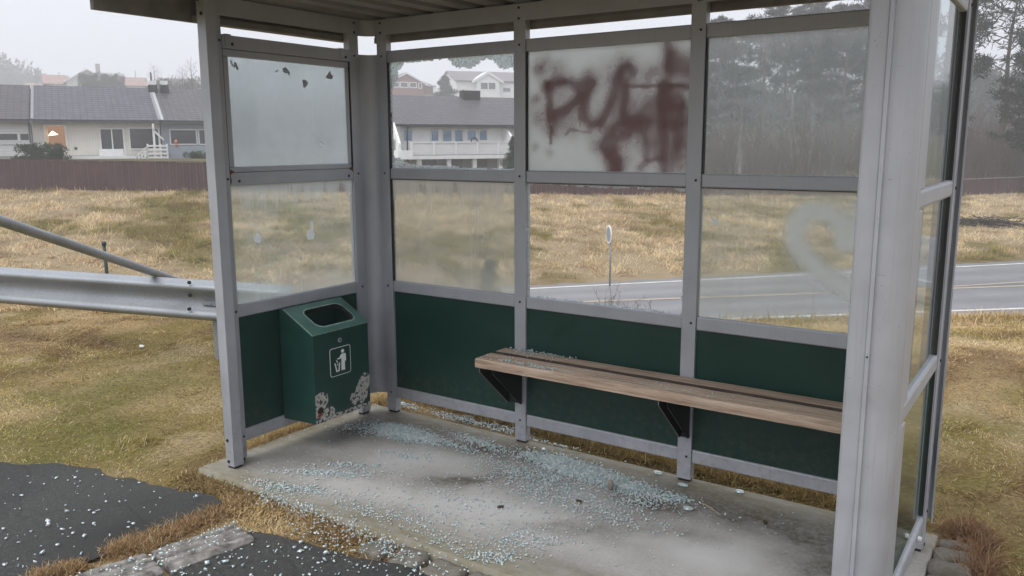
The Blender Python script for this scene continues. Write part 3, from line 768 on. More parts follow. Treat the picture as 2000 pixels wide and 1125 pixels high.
# panes
PY0, PY1 = .018, .0235
def pane(a, b, z0, z1, mat, label, axis=1, o0=PY0, o1=PY1):
    p = MB()
    if axis == 1: p.box(a, b, o0, o1, z0, z1)
    else: p.box(o0, o1, a, b, z0, z1)
    return wpart(p, 'glass_pane', mat, shelter, 0, label)
FILM = (.80, .84, .85)
pane_ul = pane(LYF[1], LYB[0], M1, T0, m_pane('fogged_pane', .46, (.80, .85, .88), .20, .16, 0, 1, (.90, .95, .97), .22, M1, .26), 'milky fogged upper pane with scraped off sticker marks', 0, -.0235, -.018)
pane_ll = pane(LYF[1], LYB[0], L1, M0, m_pane('streaky_pane', .16, FILM, .035, .22, .38, M0, bottom=.30, z_bot=L1, blotch=.24, xs=(24, 24)), 'lower left pane with dried drips and torn stickers', 0, -.0235, -.018)
pane_bl = pane(BAYS[0][0], BAYS[0][1], L1, M0, m_pane('dripped_pane', .28, (.78, .77, .72), .05, .22, .5, M0, bottom=.15, z_bot=L1, blotch=.28, xs=(26, 26)), 'hazy lower pane with white drips, back wall next to the corner')
pane_gr = pane(BAYS[1][0], BAYS[1][1], M1, T0, m_pane('frosted_graffiti_pane', .74, (.80, .84, .85), .18, .10, 0, 1, blotch=.18), 'milky upper pane covered with red brown graffiti')
pane_tr = pane(BAYS[2][0], BAYS[2][1], M1, T0, m_pane('tall_streaked_pane', .03, (.86, .89, .93), .026, .75, .22, T0, bottom=.06, z_bot=M1, blotch=.14, xs=(20, 20)), 'streaked upper pane showing foggy trees behind it')
pane_ht = pane(BAYS[2][0], BAYS[2][1], L1, M0, m_pane('heart_pane', .17, (.76, .75, .70), .030, .15, .2, M0, blotch=.22), 'hazy lower pane with a sprayed white heart')
clear_up = m_pane('clear_side_pane', .10, FILM, 0.0, .18, 0, 1, (.86, .93, .93), blotch=.1, refl=1.0)
pane(RY0+.075, RY1-.016, M1, T0, clear_up, 'upper clear pane of the right wall', 0, XR+.022, XR+.028)
pane(RY0+.075, RY1-.016, L1, M0, clear_up, 'lower clear pane of the right wall', 0, XR+.022, XR+.028)

# what is left of the two smashed panes: crackled fragments round the frames
def m_crackle():
    m, n = newmat('crackled_glass'); co = coords(n); v = N(n, 'ShaderNodeTexVoronoi', inp={'Scale': 170.0}); n.links.new(co, v.inputs['Vector'])
    d = N(n, 'ShaderNodeBsdfDiffuse'); t = N(n, 'ShaderNodeBsdfTranslucent'); tr = N(n, 'ShaderNodeBsdfTransparent', inp={0: (.9, .95, .95, 1)})
    c = ramp(n, v.outputs['Color'], [(.0, (.40, .43, .44)), (.35, (.80, .83, .84)), (1, (.95, .96, .96))]).outputs[0]
    n.links.new(c, d.inputs[0]); n.links.new(c, t.inputs[0])
    a = N(n, 'ShaderNodeMixShader', inp={0: .8}); n.links.new(d.outputs[0], a.inputs[1]); n.links.new(t.outputs[0], a.inputs[2])
    f = ramp(n, v.outputs['Distance'], [(.1, g3(.8)), (.45, g3(.45))]).outputs[0]
    b = N(n, 'ShaderNodeMixShader'); n.links.new(f, b.inputs[0]); n.links.new(a.outputs[0], b.inputs[1]); n.links.new(tr.outputs[0], b.inputs[2])
    o = N(n, 'ShaderNodeOutputMaterial'); n.links.new(b.outputs[0], o.inputs[0]); return m
CRACK = m_crackle()
def rim(a, b, z0, z1, depth, seed, label, cs=.0085):
    rg = np.random.default_rng(seed); p = MB()
    nx_, nz_ = int((b-a)/cs), int((z1-z0)/cs)
    jx = rg.uniform(-.38, .38, (nx_+1, nz_+1))*cs; jz = rg.uniform(-.38, .38, (nx_+1, nz_+1))*cs
    jx[0, :] = 0; jx[-1, :] = 0; jz[:, 0] = 0; jz[:, -1] = 0
    for i in range(nx_):
        for j in range(nz_):
            cx, cz = (i+.5)/nx_, (j+.5)/nz_
            if not depth(cx, cz, rg): continue
            q = [(a+(b-a)*ii/nx_+jx[ii, jj], z0+(z1-z0)*jj/nz_+jz[ii, jj]) for ii, jj in ((i, j), (i+1, j), (i+1, j+1), (i, j+1))]
            mx_ = sum(t[0] for t in q)/4; mz_ = sum(t[1] for t in q)/4
            q = [(mx_+(t[0]-mx_)*.93, mz_+(t[1]-mz_)*.93) for t in q]
            t1, t2 = rg.uniform(-.25, .25, 2); ty = rg.uniform(-.001, .001)
            vv = [(x_, PY0+ty+(x_-mx_)*t1+(z_-mz_)*t2, z_) for x_, z_ in q]+[(x_, PY1+ty+(x_-mx_)*t1+(z_-mz_)*t2, z_) for x_, z_ in q]
            p.add(vv, [(0, 1, 2, 3), (4, 7, 6, 5), (0, 4, 5, 1), (1, 5, 6, 2), (2, 6, 7, 3), (3, 7, 4, 0)])
    return wpart(p, 'shattered_pane', CRACK, shelter, 0, label, recalc=False)
WU = BAYS[0][1]-BAYS[0][0]; HU = T0-M1
def dep_ul(x, z, rg):
    dl = x*WU; dr = (1-x)*WU; dt = (1-z)*HU; db = z*HU
    j = (fnoise(x*7, z*7, 2.2, 5)-.5)*.05
    left = .022+.055*sstep(.72, .9, z)+.055*(1-sstep(.03, .14, z))-.012*sstep(.3, .6, z)*(1-sstep(.6, .8, z))
    top = .012+.055*np.exp(-((x-.64)/.11)**2)+.055*np.exp(-((x-.93)/.08)**2)+.05*np.exp(-((x-.03)/.08)**2)-.012*(abs(x-.4) < .12)
    right = .008+.02*sstep(.8, .95, z); bot = .008+.05*np.exp(-((x-.05)/.09)**2)+.012*np.exp(-((x-.4)/.2)**2)
    return dl < left+j or dt < top+j*.8 or dr < right+j*.3 or db < bot+j*.4
rim(*BAYS[0], M1, T0, dep_ul, 5, 'smashed upper pane, only a crackled rim of glass left in the frame')
WB = BAYS[1][1]-BAYS[1][0]; HB = M0-L1
def dep_b(x, z, rg):
    j = (fnoise(x*9, z*9, 3, 7)-.5)*.03
    return x*WB < .008+j*.6 or (1-z)*HB < .004+.010*np.exp(-((x-.6)/.25)**2)+.018*np.exp(-((x-.97)/.04)**2)+j*.5 or (1-x)*WB < .006+j*.8 or z*HB < .004+j*.5
rim(*BAYS[1], L1, M0, dep_b, 6, 'smashed lower pane, almost all of its glass fallen out', .0075)

# sprayed paint
def paint_sheet(name, a, b, z0, z1, y, strokes, mat, parent, label, seed=0, res=.0045, noise_amt=.5, blobs=(), halo=.20):
    nx_, nz_ = int((b-a)/res), int((z1-z0)/res)
    X, Zz = np.meshgrid(np.linspace(a, b, nx_), np.linspace(z0, z1, nz_))
    D = np.zeros_like(X)
    nzz = fnoise(X, Zz, 14, 300+seed, 4); warp = (fnoise(X, Zz, 22, 310+seed, 3)-.5)*.02; warp2 = (fnoise(X, Zz, 22, 320+seed, 3)-.5)*.02
    XX, ZZ = X+warp, Zz+warp2
    for pts, r, k in strokes:
        q = [onplane(p_[0], p_[1], 1, y) for p_ in pts]; dm = np.full_like(X, 9.0)
        for i in range(len(q)-1):
            ax, az = q[i][0], q[i][2]; bx, bz_ = q[i+1][0], q[i+1][2]
            l2 = (bx-ax)**2+(bz_-az)**2+1e-9
            t = np.clip(((XX-ax)*(bx-ax)+(ZZ-az)*(bz_-az))/l2, 0, 1)
            dm = np.minimum(dm, np.hypot(XX-ax-t*(bx-ax), ZZ-az-t*(bz_-az)))
        D = D+k*(.60*np.exp(-(dm/(r*1.12))**2.0)+halo*np.exp(-(dm/(r*2.3))**2))
    for px, py, r, k in blobs:
        c_ = onplane(px, py, 1, y); D = D+k*np.exp(-(((XX-c_[0])**2+(ZZ-c_[2])**2)/r**2))*(.3+1.4*nzz)
    D = D*(1-noise_amt+noise_amt*2*nzz)+.35*sstep(.66, .72, fnoise(X, Zz, 150, 330+seed, 2))*np.clip(D, 0, .6)
    A = np.clip(1-np.exp(-D), 0, .97)
    ix = np.arange(nx_*nz_).reshape(nz_, nx_)
    F = np.stack([ix[:-1, :-1], ix[:-1, 1:], ix[1:, 1:], ix[1:, :-1]], -1).reshape(-1, 4)
    keep = A.ravel()[F].max(1) > .015
    me = fast_mesh(name, np.stack([X, np.full_like(X, y), Zz], -1).reshape(-1, 3), F[keep], None, [mat], np.repeat(A.reshape(-1, 1), 3, 1))
    o = link(name, me, parent)
    if label: o['label'] = label
    return o
def cr(pts): return [(1000+.35*a, .35*b) for a, b in pts]
G = [
 (cr([(205, 470), (208, 560), (212, 640), (214, 720)]), .018, 2.0), (cr([(214, 720), (215, 800)]), .007, 1.6),
 (cr([(195, 480), (260, 455), (330, 462), (378, 490), (372, 550), (320, 600), (260, 630), (225, 650)]), .020, 2.2),
 (cr([(440, 470), (405, 550), (400, 640), (440, 695), (490, 690), (535, 620), (565, 550), (590, 470), (610, 390), (650, 375), (672, 400)]), .022, 2.2),
 (cr([(630, 475), (628, 560), (622, 640), (640, 690), (700, 672), (765, 668)]), .020, 2.0),
 (cr([(632, 478), (760, 478), (960, 478)]), .0055, 1.6),
 (cr([(842, 485), (838, 580), (840, 690)]), .021, 2.3), (cr([(835, 488), (900, 486), (965, 480)]), .016, 1.9), (cr([(840, 596), (900, 592), (945, 596)]), .017, 1.8), (cr([(840, 690), (900, 690), (950, 686)]), .016, 1.8),
 (cr([(885, 530), (888, 650)]), .020, .7), (cr([(940, 540), (942, 640)]), .012, .8),
 (cr([(868, 240), (870, 330), (868, 470)]), .018, .9), (cr([(600, 690), (540, 740), (505, 800), (540, 850), (570, 830)]), .022, 1.6),
 (cr([(560, 780), (620, 760), (690, 720)]), .022, 1.5), (cr([(530, 850), (575, 900), (580, 945)]), .024, 1.3), (cr([(600, 900), (592, 950)]), .014, 1.2),
 (cr([(735, 740), (755, 830), (745, 900), (718, 940)]), .018, 1.3), (cr([(845, 710), (850, 830), (845, 950)]), .020, 1.4), (cr([(760, 900), (810, 885), (860, 880)]), .006, 1.2),
 (cr([(910, 720), (935, 800), (905, 880)]), .020, .9), (cr([(300, 750), (320, 725), (375, 735), (440, 742)]), .006, .7), (cr([(375, 610), (380, 700)]), .004, .8), (cr([(490, 700), (492, 735)]), .004, 1.0),
]
GB = [(1000+.35*a, .35*b, r, k) for a, b, r, k in [(150, 380, .035, .9), (190, 345, .03, .5), (250, 400, .05, .45), (430, 440, .045, .6), (540, 430, .05, .35), (610, 390, .06, .8), (765, 410, .045, .8), (880, 350, .05, 1.0), (870, 260, .04, .5), (975, 385, .05, .9), (135, 560, .03, .6),
      (150, 660, .04, .6), (230, 700, .05, .5), (300, 560, .09, .35), (330, 690, .06, .35), (470, 550, .08, .3), (560, 640, .07, .4), (700, 560, .08, .22), (780, 560, .06, .22), (700, 650, .06, .35), (650, 740, .06, .9), (880, 590, .09, .8), (950, 660, .03, 1.2), (790, 730, .08, .7), (880, 760, .09, .8), (930, 850, .06, .5), (640, 880, .05, .3), (570, 920, .04, 1.2), (130, 820, .02, .5), (205, 850, .02, .4), (820, 830, .06, .6), (920, 930, .04, .5), (480, 790, .05, .3)]]
paint_sheet('spray_paint', BAYS[1][0]+.002, BAYS[1][1]-.002, M1+.002, T0-.002, PY0-.0012, G, REDPAINT, pane_gr, 'red brown sprayed letters PULE', 1, .0042, .30, [(a, b, c*1.1, d*1.15) for a, b, c, d in GB])
def ch(pts): return [(1000+.3466*a, 330+.3466*b) for a, b in pts]
H = [(ch([(1925, 400), (1880, 360), (1840, 300), (1790, 255), (1720, 235), (1650, 258), (1605, 310), (1592, 380), (1610, 440), (1660, 505), (1730, 570), (1810, 630), (1880, 670), (1960, 715)]), .029, 4.5), (ch([(1890, 410), (1920, 330), (1960, 250), (2040, 230)]), .030, 3.2)]
HBL = [(1000+.3466*a, 330+.3466*b, r, k) for a, b, r, k in [(1640, 300, .06, .35), (1760, 260, .07, .35), (1880, 300, .07, .5), (1620, 430, .05, .35), (1720, 560, .05, .3), (1850, 640, .06, .3), (1900, 400, .05, .4)]]
paint_sheet('spray_paint', BAYS[2][0]+.002, BAYS[2][1]-.002, L1+.002, M0-.002, PY0-.0012, H, WHITEPAINT, pane_ht, 'white sprayed heart', 2, .005, .18, [(a, b, c, d*.4) for a, b, c, d in HBL], .05)

# torn stickers and scraped marks on the left wall panes
def thin(name, col, f):
    m, n = newmat(name); d = N(n, 'ShaderNodeBsdfDiffuse', inp={0: (*col, 1)}); t = N(n, 'ShaderNodeBsdfTranslucent', inp={0: (*col, 1)}); mx = N(n, 'ShaderNodeMixShader', inp={0: f})
    n.links.new(d.outputs[0], mx.inputs[1]); n.links.new(t.outputs[0], mx.inputs[2]); o = N(n, 'ShaderNodeOutputMaterial'); n.links.new(mx.outputs[0], o.inputs[0]); return m
STICK = thin('torn_sticker', (.95, .96, .98), .85); SCRAP = thin('scraped_mark', (.55, .57, .585), .6); SCRATCH = thin('scratch', (.97, .98, .98), .85)
def decal(parent, pxs, mat, x=-.0172, label=None, name='sticker'):
    q = [onplane(a, b, 0, x) for a, b in pxs]; p = MB()
    p.prism([(t[1], t[2]) for t in q], 0, x, x-.0006); return wpart(p, name, mat, parent, 0, label)
def c6(pts): return [(430+.3555*a, 320+.3555*b) for a, b in pts]
def c2(pts): return [(380+.3378*a, .3378*b) for a, b in pts]
decal(pane_ll, c6([(178, 408), (202, 380), (212, 384), (230, 398), (226, 424), (216, 438), (196, 430)]), STICK, label='white square sticker remnant')
decal(pane_ll, c6([(496, 310), (508, 312), (512, 370), (520, 392), (514, 414), (484, 418), (474, 392), (478, 370), (496, 364)]), STICK, label='long torn sticker remnant')
decal(pane_ll, c6([(203, 358), (212, 354), (214, 374), (206, 376)]), STICK)
decal(pane_ul, c2([(205, 352), (212, 346), (222, 372), (230, 378), (226, 358), (240, 362), (256, 396), (246, 408), (236, 384), (230, 392), (214, 374)]), SCRAP, name='scraped_mark')
decal(pane_ul, c2([(508, 394), (528, 388), (552, 418), (546, 440), (536, 420), (526, 426), (512, 412)]), SCRAP, name='scraped_mark')
decal(pane_ul, c2([(622, 462), (640, 460), (658, 482), (640, 508), (630, 506)]), SCRAP, name='scraped_mark')
decal(pane_ul, c2([(758, 448), (782, 408), (790, 430), (802, 438), (796, 458), (776, 456)]), SCRAP, name='scraped_mark')
decal(pane_ul, c2([(704, 800), (712, 800), (756, 838), (754, 842), (740, 836)]), SCRATCH, name='scratch')
decal(pane_ul, c2([(466, 412), (480, 404), (484, 408), (472, 418)]), SCRAP, name='scraped_mark')
def decal_b(parent, pxs, mat, name='sticker'):
    q = [onplane(a, b, 1, PY0-.001) for a, b in pxs]; p = MB(); p.prism([(t[0], t[2]) for t in q], 1, PY0-.001, PY0-.0016); return wpart(p, name, mat, parent)
for P_ in ([(1120, 278), (1130, 268), (1142, 290), (1128, 296)], [(1130, 296), (1148, 284), (1168, 300), (1150, 322)], [(1086, 224), (1092, 222), (1112, 246), (1108, 248)]):
    decal_b(pane_ht, ch(P_), SCRATCH)

# ================================================================== bench
bench = thing('bench', 'weathered two plank wooden bench on black steel brackets inside the bus shelter', 'bench', (1.9, -.14, 0))
def plank(y0, y1, seed):
    nx_ = 90; p = MB(); V = []; z0, z1 = .472, .517
    for i in range(nx_+1):
        x = .945+(2.86-.945)*i/nx_
        w0 = (fnoise(x, seed, 9, seed)-.5)*.006; w1 = (fnoise(x, seed+3, 9, seed+2)-.5)*.003; b_ = .007
        for (yy, zz) in ((y0+w0, z0), (y1, z0), (y1, z1-b_+w1), (y1-b_, z1+w1), (y0+b_+w0, z1+w1), (y0+w0, z1-b_+w1)): V.append((x, yy, zz))
    Fs = []
    for i in range(nx_):
        for k in range(6): Fs.append((i*6+k, i*6+(k+1) % 6, i*6+6+(k+1) % 6, i*6+6+k))
    Fs += [tuple(range(6))[::-1], tuple(nx_*6+k for k in range(6))]
    p.add(V, Fs)
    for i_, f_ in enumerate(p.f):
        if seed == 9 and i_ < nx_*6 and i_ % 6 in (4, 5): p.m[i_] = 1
    return p
GAPSHADE = simple('gap_shade_wood', (.055, .040, .032), .95, 0, .3, 30)  # dark brown that paints the gap's shade onto the rear plank's front
wpart(plank(-.283, -.137, 3), 'plank', [WOOD, GAPSHADE], bench); wpart(plank(-.108, -.004, 9), 'plank', [WOOD, GAPSHADE], bench)
WORNEDGE = simple('worn_edge', (.20, .205, .20), .6, .3)
for xl, xr in ((.962, 1.043), (1.944, 1.985), (2.80, 2.86)):
    p = MB(); prb = [(-.268, .4715), (-.268, .446), (-.02, .222), (-.0045, .222), (-.0045, .4715)]
    p.prism(prb, 0, xl, xl+.004); p.prism(prb, 0, xr, xr+.004)
    p.box(xl+.004, xr, -.0085, -.0045, .222, .4715); p.box(xl-.03, xl, -.268, -.20, .4675, .4715)
    br = wpart(p, 'bracket', BLACKST, bench)
    p = MB(); p.prism([(-.2685, .4660), (-.2700, .4660), (-.2700, .4452), (-.0203, .2197), (-.0188, .2215), (-.2685, .4470)], 0, xl-.0005, xl+.0035)
    wpart(p, 'edge', WORNEDGE, br)

# ================================================================== litter bin
BY0, BY1, BXF = -.728, -.328, .250
litter = thing('litter_bin', 'dark green metal litter bin with peeling paint hung on the shelter wall', 'litter bin', (.12, -.53, .155))
prof = [(.004, .150), (BXF, .160), (BXF, .632), (.055, .742), (.004, .742)]
p = MB(); t = .003
nP = len(prof)
V = [(x_, BY0, z_) for x_, z_ in prof]+[(x_, BY1, z_) for x_, z_ in prof]
p.add(V, [tuple(range(nP)), tuple(range(nP, 2*nP))[::-1]]+[(i, i+nP, (i+1) % nP+nP, (i+1) % nP) for i in (0, 1, 3, 4)])
body = wpart(p, 'body', BINGREEN, litter, .003)
# dark liner inside
p = MB(); p.box(.02, BXF-.02, BY0+.02, BY1-.02, .2, .60); 
wpart(p, 'liner', BINDARK, body)
# sloped lid with a rounded opening
def lidpt(s, y, h=0.0):  # s along slope from wall (0) to front (1)
    x_ = .045+(BXF+.006-.045)*s; z_ = .7475+(.632-.7475+.0015)*s
    nx_, nz_ = .49, .87
    return (x_+nx_*h, y, z_+nz_*h)
def rrect(cs, cy, hs, hy, rs, ry, n=8):
    o = []
    for qx, qy, a0 in ((1, 1, 0), (-1, 1, PI/2), (-1, -1, PI), (1, -1, 1.5*PI)):
        for i in range(n+1):
            a = a0+PI/2*i/n; o.append((cs+qx*(hs-rs)+rs*math.cos(a), cy+qy*(hy-ry)+ry*math.sin(a)))
    return o
inner = rrect(.50, -.515, .315, .135, .18, .045)
ring2 = rrect(.50, -.515, .35, .142, .20, .05)
def to_rect(pt):
    cs, cy = .50, -.528
    ds, dy = pt[0]-cs, pt[1]-cy
    hs, hy = .50, (BY1-BY0)/2+.003
    k = min(hs/abs(ds) if abs(ds) > 1e-6 else 9e9, hy/abs(dy) if abs(dy) > 1e-6 else 9e9); return (cs+ds*k, cy+dy*k)
outer = [to_rect(q) for q in ring2]
for qx, qy in ((0.0, BY0-.003), (1.0, BY0-.003), (1.0, BY1+.003), (0.0, BY1+.003)):      # snap the nearest ring point to each corner
    j = min(range(len(outer)), key=lambda i: ((outer[i][0]-qx)*.3)**2+(outer[i][1]-qy)**2); outer[j] = (qx, qy)
p = MB(); n_ = len(inner)
p.add([lidpt(s_, y_, .003) for s_, y_ in outer]+[lidpt(s_, y_, .003) for s_, y_ in ring2], [(i, (i+1) % n_, n_+(i+1) % n_, n_+i) for i in range(n_)], 0)
p.add([lidpt(s_, y_, .003) for s_, y_ in ring2]+[lidpt(s_, y_, .004) for s_, y_ in inner], [(i, (i+1) % n_, n_+(i+1) % n_, n_+i) for i in range(n_)], 1)
p.add([lidpt(s_, y_, .004) for s_, y_ in inner]+[lidpt(s_, y_, -.02) for s_, y_ in inner], [(i, (i+1) % n_, n_+(i+1) % n_, n_+i) for i in range(n_)], 2)
p.add([lidpt(s_, y_, .003) for s_, y_ in outer]+[lidpt(s_, y_, -.005) for s_, y_ in outer], [(i, (i+1) % n_, n_+(i+1) % n_, n_+i) for i in range(n_)], 1)
LIDG = simple('faded_skylit_lid_green', (.030, .105, .082), .38, 0, .25, 9)  # weathered green, lightened to paint in the sky light on the slope
lid = wpart(p, 'lid', [LIDG, BINEDGE, BINDARK], litter, 0, 'faded sloping lid, sky light painted into its green, with a rounded opening')
p = MB(); lk = onplane(663, 664, 0, BXF)
p.tube([(BXF, lk[1], lk[2]), (BXF+.006, lk[1], lk[2])], [.0135, .0125], 16, 0); p.disc((BXF+.006, lk[1], lk[2]), (1, 0, 0), .005, .001, 8, 1)
wpart(p, 'lock', [GALV, BLACKST], litter, .001)
# pictogram: a figure dropping litter into a basket, in a rounded frame
def pg(pts): return [onplane(630+a/11.257, 650+b/11.25, 0, BXF+.0012) for a, b in pts]
p = MB()
def pgpoly(pts): q = pg(pts); p.prism([(t_[1], t_[2]) for t_ in q], 0, BXF+.0006, BXF+.0016)
c0 = pg([(150, 370), (600, 245), (632, 850), (180, 990)])
ya = (c0[0][1]+c0[3][1])/2; yb = (c0[1][1]+c0[2][1])/2; zt = (c0[0][2]+c0[1][2])/2; zb = (c0[2][2]+c0[3][2])/2
fr_o = rrect((ya+yb)/2, (zt+zb)/2, abs(yb-ya)/2, abs(zt-zb)/2, .014, .014, 6); fr_i = rrect((ya+yb)/2, (zt+zb)/2, abs(yb-ya)/2-.003, abs(zt-zb)/2-.003, .011, .011, 6)
nn_ = len(fr_o)
p.add([(BXF+.0016, a, b) for a, b in fr_o]+[(BXF+.0016, a, b) for a, b in fr_i]+[(BXF+.0003, a, b) for a, b in fr_o], [(i, (i+1) % nn_, nn_+(i+1) % nn_, nn_+i) for i in range(nn_)]+[(i, 2*nn_+i, 2*nn_+(i+1) % nn_, (i+1) % nn_) for i in range(nn_)])
pgpoly([(440+34*math.cos(a), 396+40*math.sin(a)-9*math.cos(a)) for a in np.linspace(0, 2*PI, 14, endpoint=False)])
pgpoly([(412, 468), (440, 450), (500, 440), (510, 470), (516, 606), (498, 606), (490, 640), (496, 800), (478, 812), (468, 800), (446, 812), (430, 826), (418, 812), (414, 560)])
pgpoly([(412, 468), (420, 520), (398, 566), (340, 586), (316, 580), (322, 566), (372, 546), (388, 500)])
pgpoly([(262, 676), (284, 668), (322, 826), (352, 824), (362, 660), (386, 650), (376, 838), (306, 866)])
pgpoly([(296, 612), (314, 606), (342, 650), (326, 664)]); pgpoly([(316, 692), (332, 686), (342, 706), (326, 716)])
wpart(p, 'pictogram', SIGNWHITE, litter, 0, 'white pictogram of a person dropping litter in a basket', )
# flaked paint on the front: bare grey metal with dark specks, one rust patch
res = .0028; ny_, nz_ = int((BY1-BY0)/res), int(.26/res)
Yg, Zg = np.meshgrid(np.linspace(BY0+.001, BY1-.001, ny_), np.linspace(.161, .42, nz_))
def bl(px, py, ry, rz):
    c_ = onplane(px, py, 0, BXF); return np.exp(-(((Yg-c_[1])/ry)**2+((Zg-c_[2])/rz)**2))
q = np.maximum.reduce([bl(625, 785, .065, .055), bl(620, 812, .06, .06), bl(642, 806, .05, .035), bl(706, 764, .058, .07), bl(712, 745, .05, .06), bl(692, 778, .035, .04), 0.95*np.exp(-((Zg-.162)/.026)**2)*sstep(-.73, -.66, Yg)])
nq = fnoise(Yg, Zg, 38, 400, 4)
A = sstep(.44, .50, q*(.66+.72*nq))
cc = np.array([.42, .41, .385])*(.75+.5*fnoise(Yg, Zg, 60, 410))[..., None]
sp = sstep(.60, .66, fnoise(Yg, Zg, 110, 420, 2))[..., None]*(1-sstep(.18, .20, Zg))[..., None]*0+sstep(.58, .64, fnoise(Yg, Zg, 100, 420, 2))[..., None]
cc = cc*(1-sp)+np.array([.04, .05, .045])*sp
rr = np.maximum(bl(626, 803, .028, .022), 0); rr = sstep(.5, .6, rr*(.6+.8*nq))[..., None]; rr2 = sstep(.5, .6, bl(624, 812, .02, .014)*(.6+.8*nq))[..., None]
cc = cc*(1-rr)+np.array([.03, .018, .016])*rr; cc = cc*(1-rr2)+np.array([.22, .035, .02])*rr2
ix = np.arange(ny_*nz_).reshape(nz_, ny_); F = np.stack([ix[:-1, :-1], ix[:-1, 1:], ix[1:, 1:], ix[1:, :-1]], -1).reshape(-1, 4)
Ar = A.ravel(); keep = Ar[F].max(1) > .02
me = fast_mesh('peeled_paint', np.stack([np.full_like(Yg, BXF+.0008), Yg, Zg], -1).reshape(-1, 3), F[keep], None, [FLAKE], np.concatenate([cc.reshape(-1, 3), Ar.reshape(-1, 1)], 1))
o = link('peeled_paint', me, body); o['label'] = 'flaked patches of bare metal'

# ================================================================== guard rail, pipe, stake, road sign
def gz(x, y): return float(ground_z(np.array([x]), np.array([y]))[0])
def on_z(px, py, z): return onplane(px, py, 2, z)
ga, gb = on_z(0, 520, .591), on_z(577, 557, .585)
gdir = (gb-ga)[:2]; gdir /= np.linalg.norm(gdir); gn = np.array([-gdir[1], gdir[0]])
if np.dot(gn, CAM[:2]-ga[:2]) < 0: gn = -gn          # towards the camera
gs = ga[:2]-gdir*3.2; ge = gb[:2]
rail_t = thing('guard_rail', 'galvanised steel guard rail ending beside the bus shelter', 'guard rail', (-1.863, .221, -.06))
prof = [(0.0, .000), (.012, -.004), (.050, -.030), (.078, -.034), (.080, -.050), (.078, -.066), (.050, -.080), (.008, -.118), (.0, -.135), (.0, -.175), (.008, -.192), (.050, -.230), (.078, -.244), (.080, -.260), (.078, -.276), (.050, -.282), (.012, -.306), (.0, -.310)]
p = MB(); V = []; L = np.linalg.norm(ge-gs); nseg = 26
for i in range(nseg+1):
    c = gs+gdir*L*i/nseg
    for (o_, z_) in prof:
        q = c+gn*o_; V.append((q[0], q[1], .591+z_-.012*i/nseg))
m_ = len(prof)
Fs = [(i*m_+k, (i+1)*m_+k, (i+1)*m_+k+1, i*m_+k+1) for i in range(nseg) for k in range(m_-1)]
p.add(V, Fs, 0, True)
beam = wpart(p, 'beam', GALV, rail_t)
md = beam.modifiers.new('solid', 'SOLIDIFY'); md.thickness = .004; md.offset = 0
# slotted bolts where the beams overlap, and the post behind
def rail_pt(px, py, h=.08):
    d = ray(px, py); nrm = np.array([gn[0], gn[1], 0]); o_ = np.array([gs[0]+gn[0]*h, gs[1]+gn[1]*h, 0]); t_ = np.dot(o_-CAM, nrm)/np.dot(d, nrm); return CAM+d*t_
for px, py, h in ((370, 552, .079), (371, 577, .03), (370, 604, .079)): p = MB(); p.disc(rail_pt(px, py, h)-np.array([gn[0], gn[1], 0])*.004, (gn[0], gn[1], .15), .014, .012, 10); wpart(p, 'bolt', BLACKST, rail_t)
p = MB(); q0 = rail_pt(395, 591, .02); q1 = rail_pt(432, 594, .02); nz_ = np.array([gn[0], gn[1], 0])
p.add([q0+(0, 0, .014), q1+(0, 0, .014), q1-(0, 0, .014), q0-(0, 0, .014), q0+(0, 0, .014)+nz_*.012, q1+(0, 0, .014)+nz_*.012, q1-(0, 0, .014)+nz_*.012, q0-(0, 0, .014)+nz_*.012], [(0, 1, 2, 3), (4, 5, 6, 7), (0, 1, 5, 4), (1, 2, 6, 5), (2, 3, 7, 6), (3, 0, 4, 7)])
p.disc((q0+q1)/2+nz_*.012, (gn[0], gn[1], 0), .010, .006, 8); wpart(p, 'slotted_plate', GALV, rail_t)
def rpost(c):
    p = MB(); e = np.array([gdir[0], gdir[1]]); f_ = gn
    def C3(a, b, z): return (c[0]+e[0]*a+f_[0]*b, c[1]+e[1]*a+f_[1]*b, z)
    z0, z1 = -.45, .56; pr = [(-.05, 0), (.05, 0), (.05, -.10), (.042, -.10), (.042, -.008), (-.042, -.008), (-.042, -.10), (-.05, -.10)]
    p.add([C3(a, b, z0) for a, b in pr]+[C3(a, b, z1) for a, b in pr], [tuple(range(8)), tuple(range(8, 16))]+[(i, (i+1) % 8, 8+(i+1) % 8, 8+i) for i in range(8)])
    wpart(p, 'post', GALV, rail_t)
pc = rail_pt(424, 600, -.012)[:2]; rpost(pc); rpost(pc-gdir*4.0)

a, b = at(-160, 362, 4.05), at(0, 431, 4.5); c = at(338, 545, 6.75); d = (c-b)/np.linalg.norm(c-b)
pipe = thing('diagonal_pipe', 'galvanised pipe sloping down behind the guard rail', 'pipe', (c[0], c[1], gz(c[0], c[1])))
end = c+d*(c[2]-gz(c[0], c[1])+.1)/abs(d[2])*1.0
p = MB(); p.tube([b-d*1.6, b, (b+c)/2, c, end], .030, 14); wpart(p, 'tube', GALV, pipe)
p = MB(); st = b-d*1.5; p.tube([(st[0], st[1], gz(st[0], st[1])-.2), (st[0], st[1], st[2]+.05)], .035, 14); wpart(p, 'upright', GALV, pipe)

s_ = at(203, 476, 11.0); zg = gz(s_[0], s_[1])
stake = thing('stake', 'thin dark green stake standing in the grass behind the guard rail', 'stake', (s_[0], s_[1], zg))
p = MB(); p.tube([(0, 0, -.1), (.005, 0, (s_[2]-zg)*.5), (0, 0, s_[2]-zg)], [.026, .024, .022], 8); p.build('pole', simple('stake_green', (.022, .040, .034), .6), stake)
p = MB(); p.tube([(0, 0, s_[2]-zg-.02), (0, 0, s_[2]-zg+.03)], [.032, .032], 8); p.build('cap', simple('stake_cap', (.03, .05, .045), .5), stake)

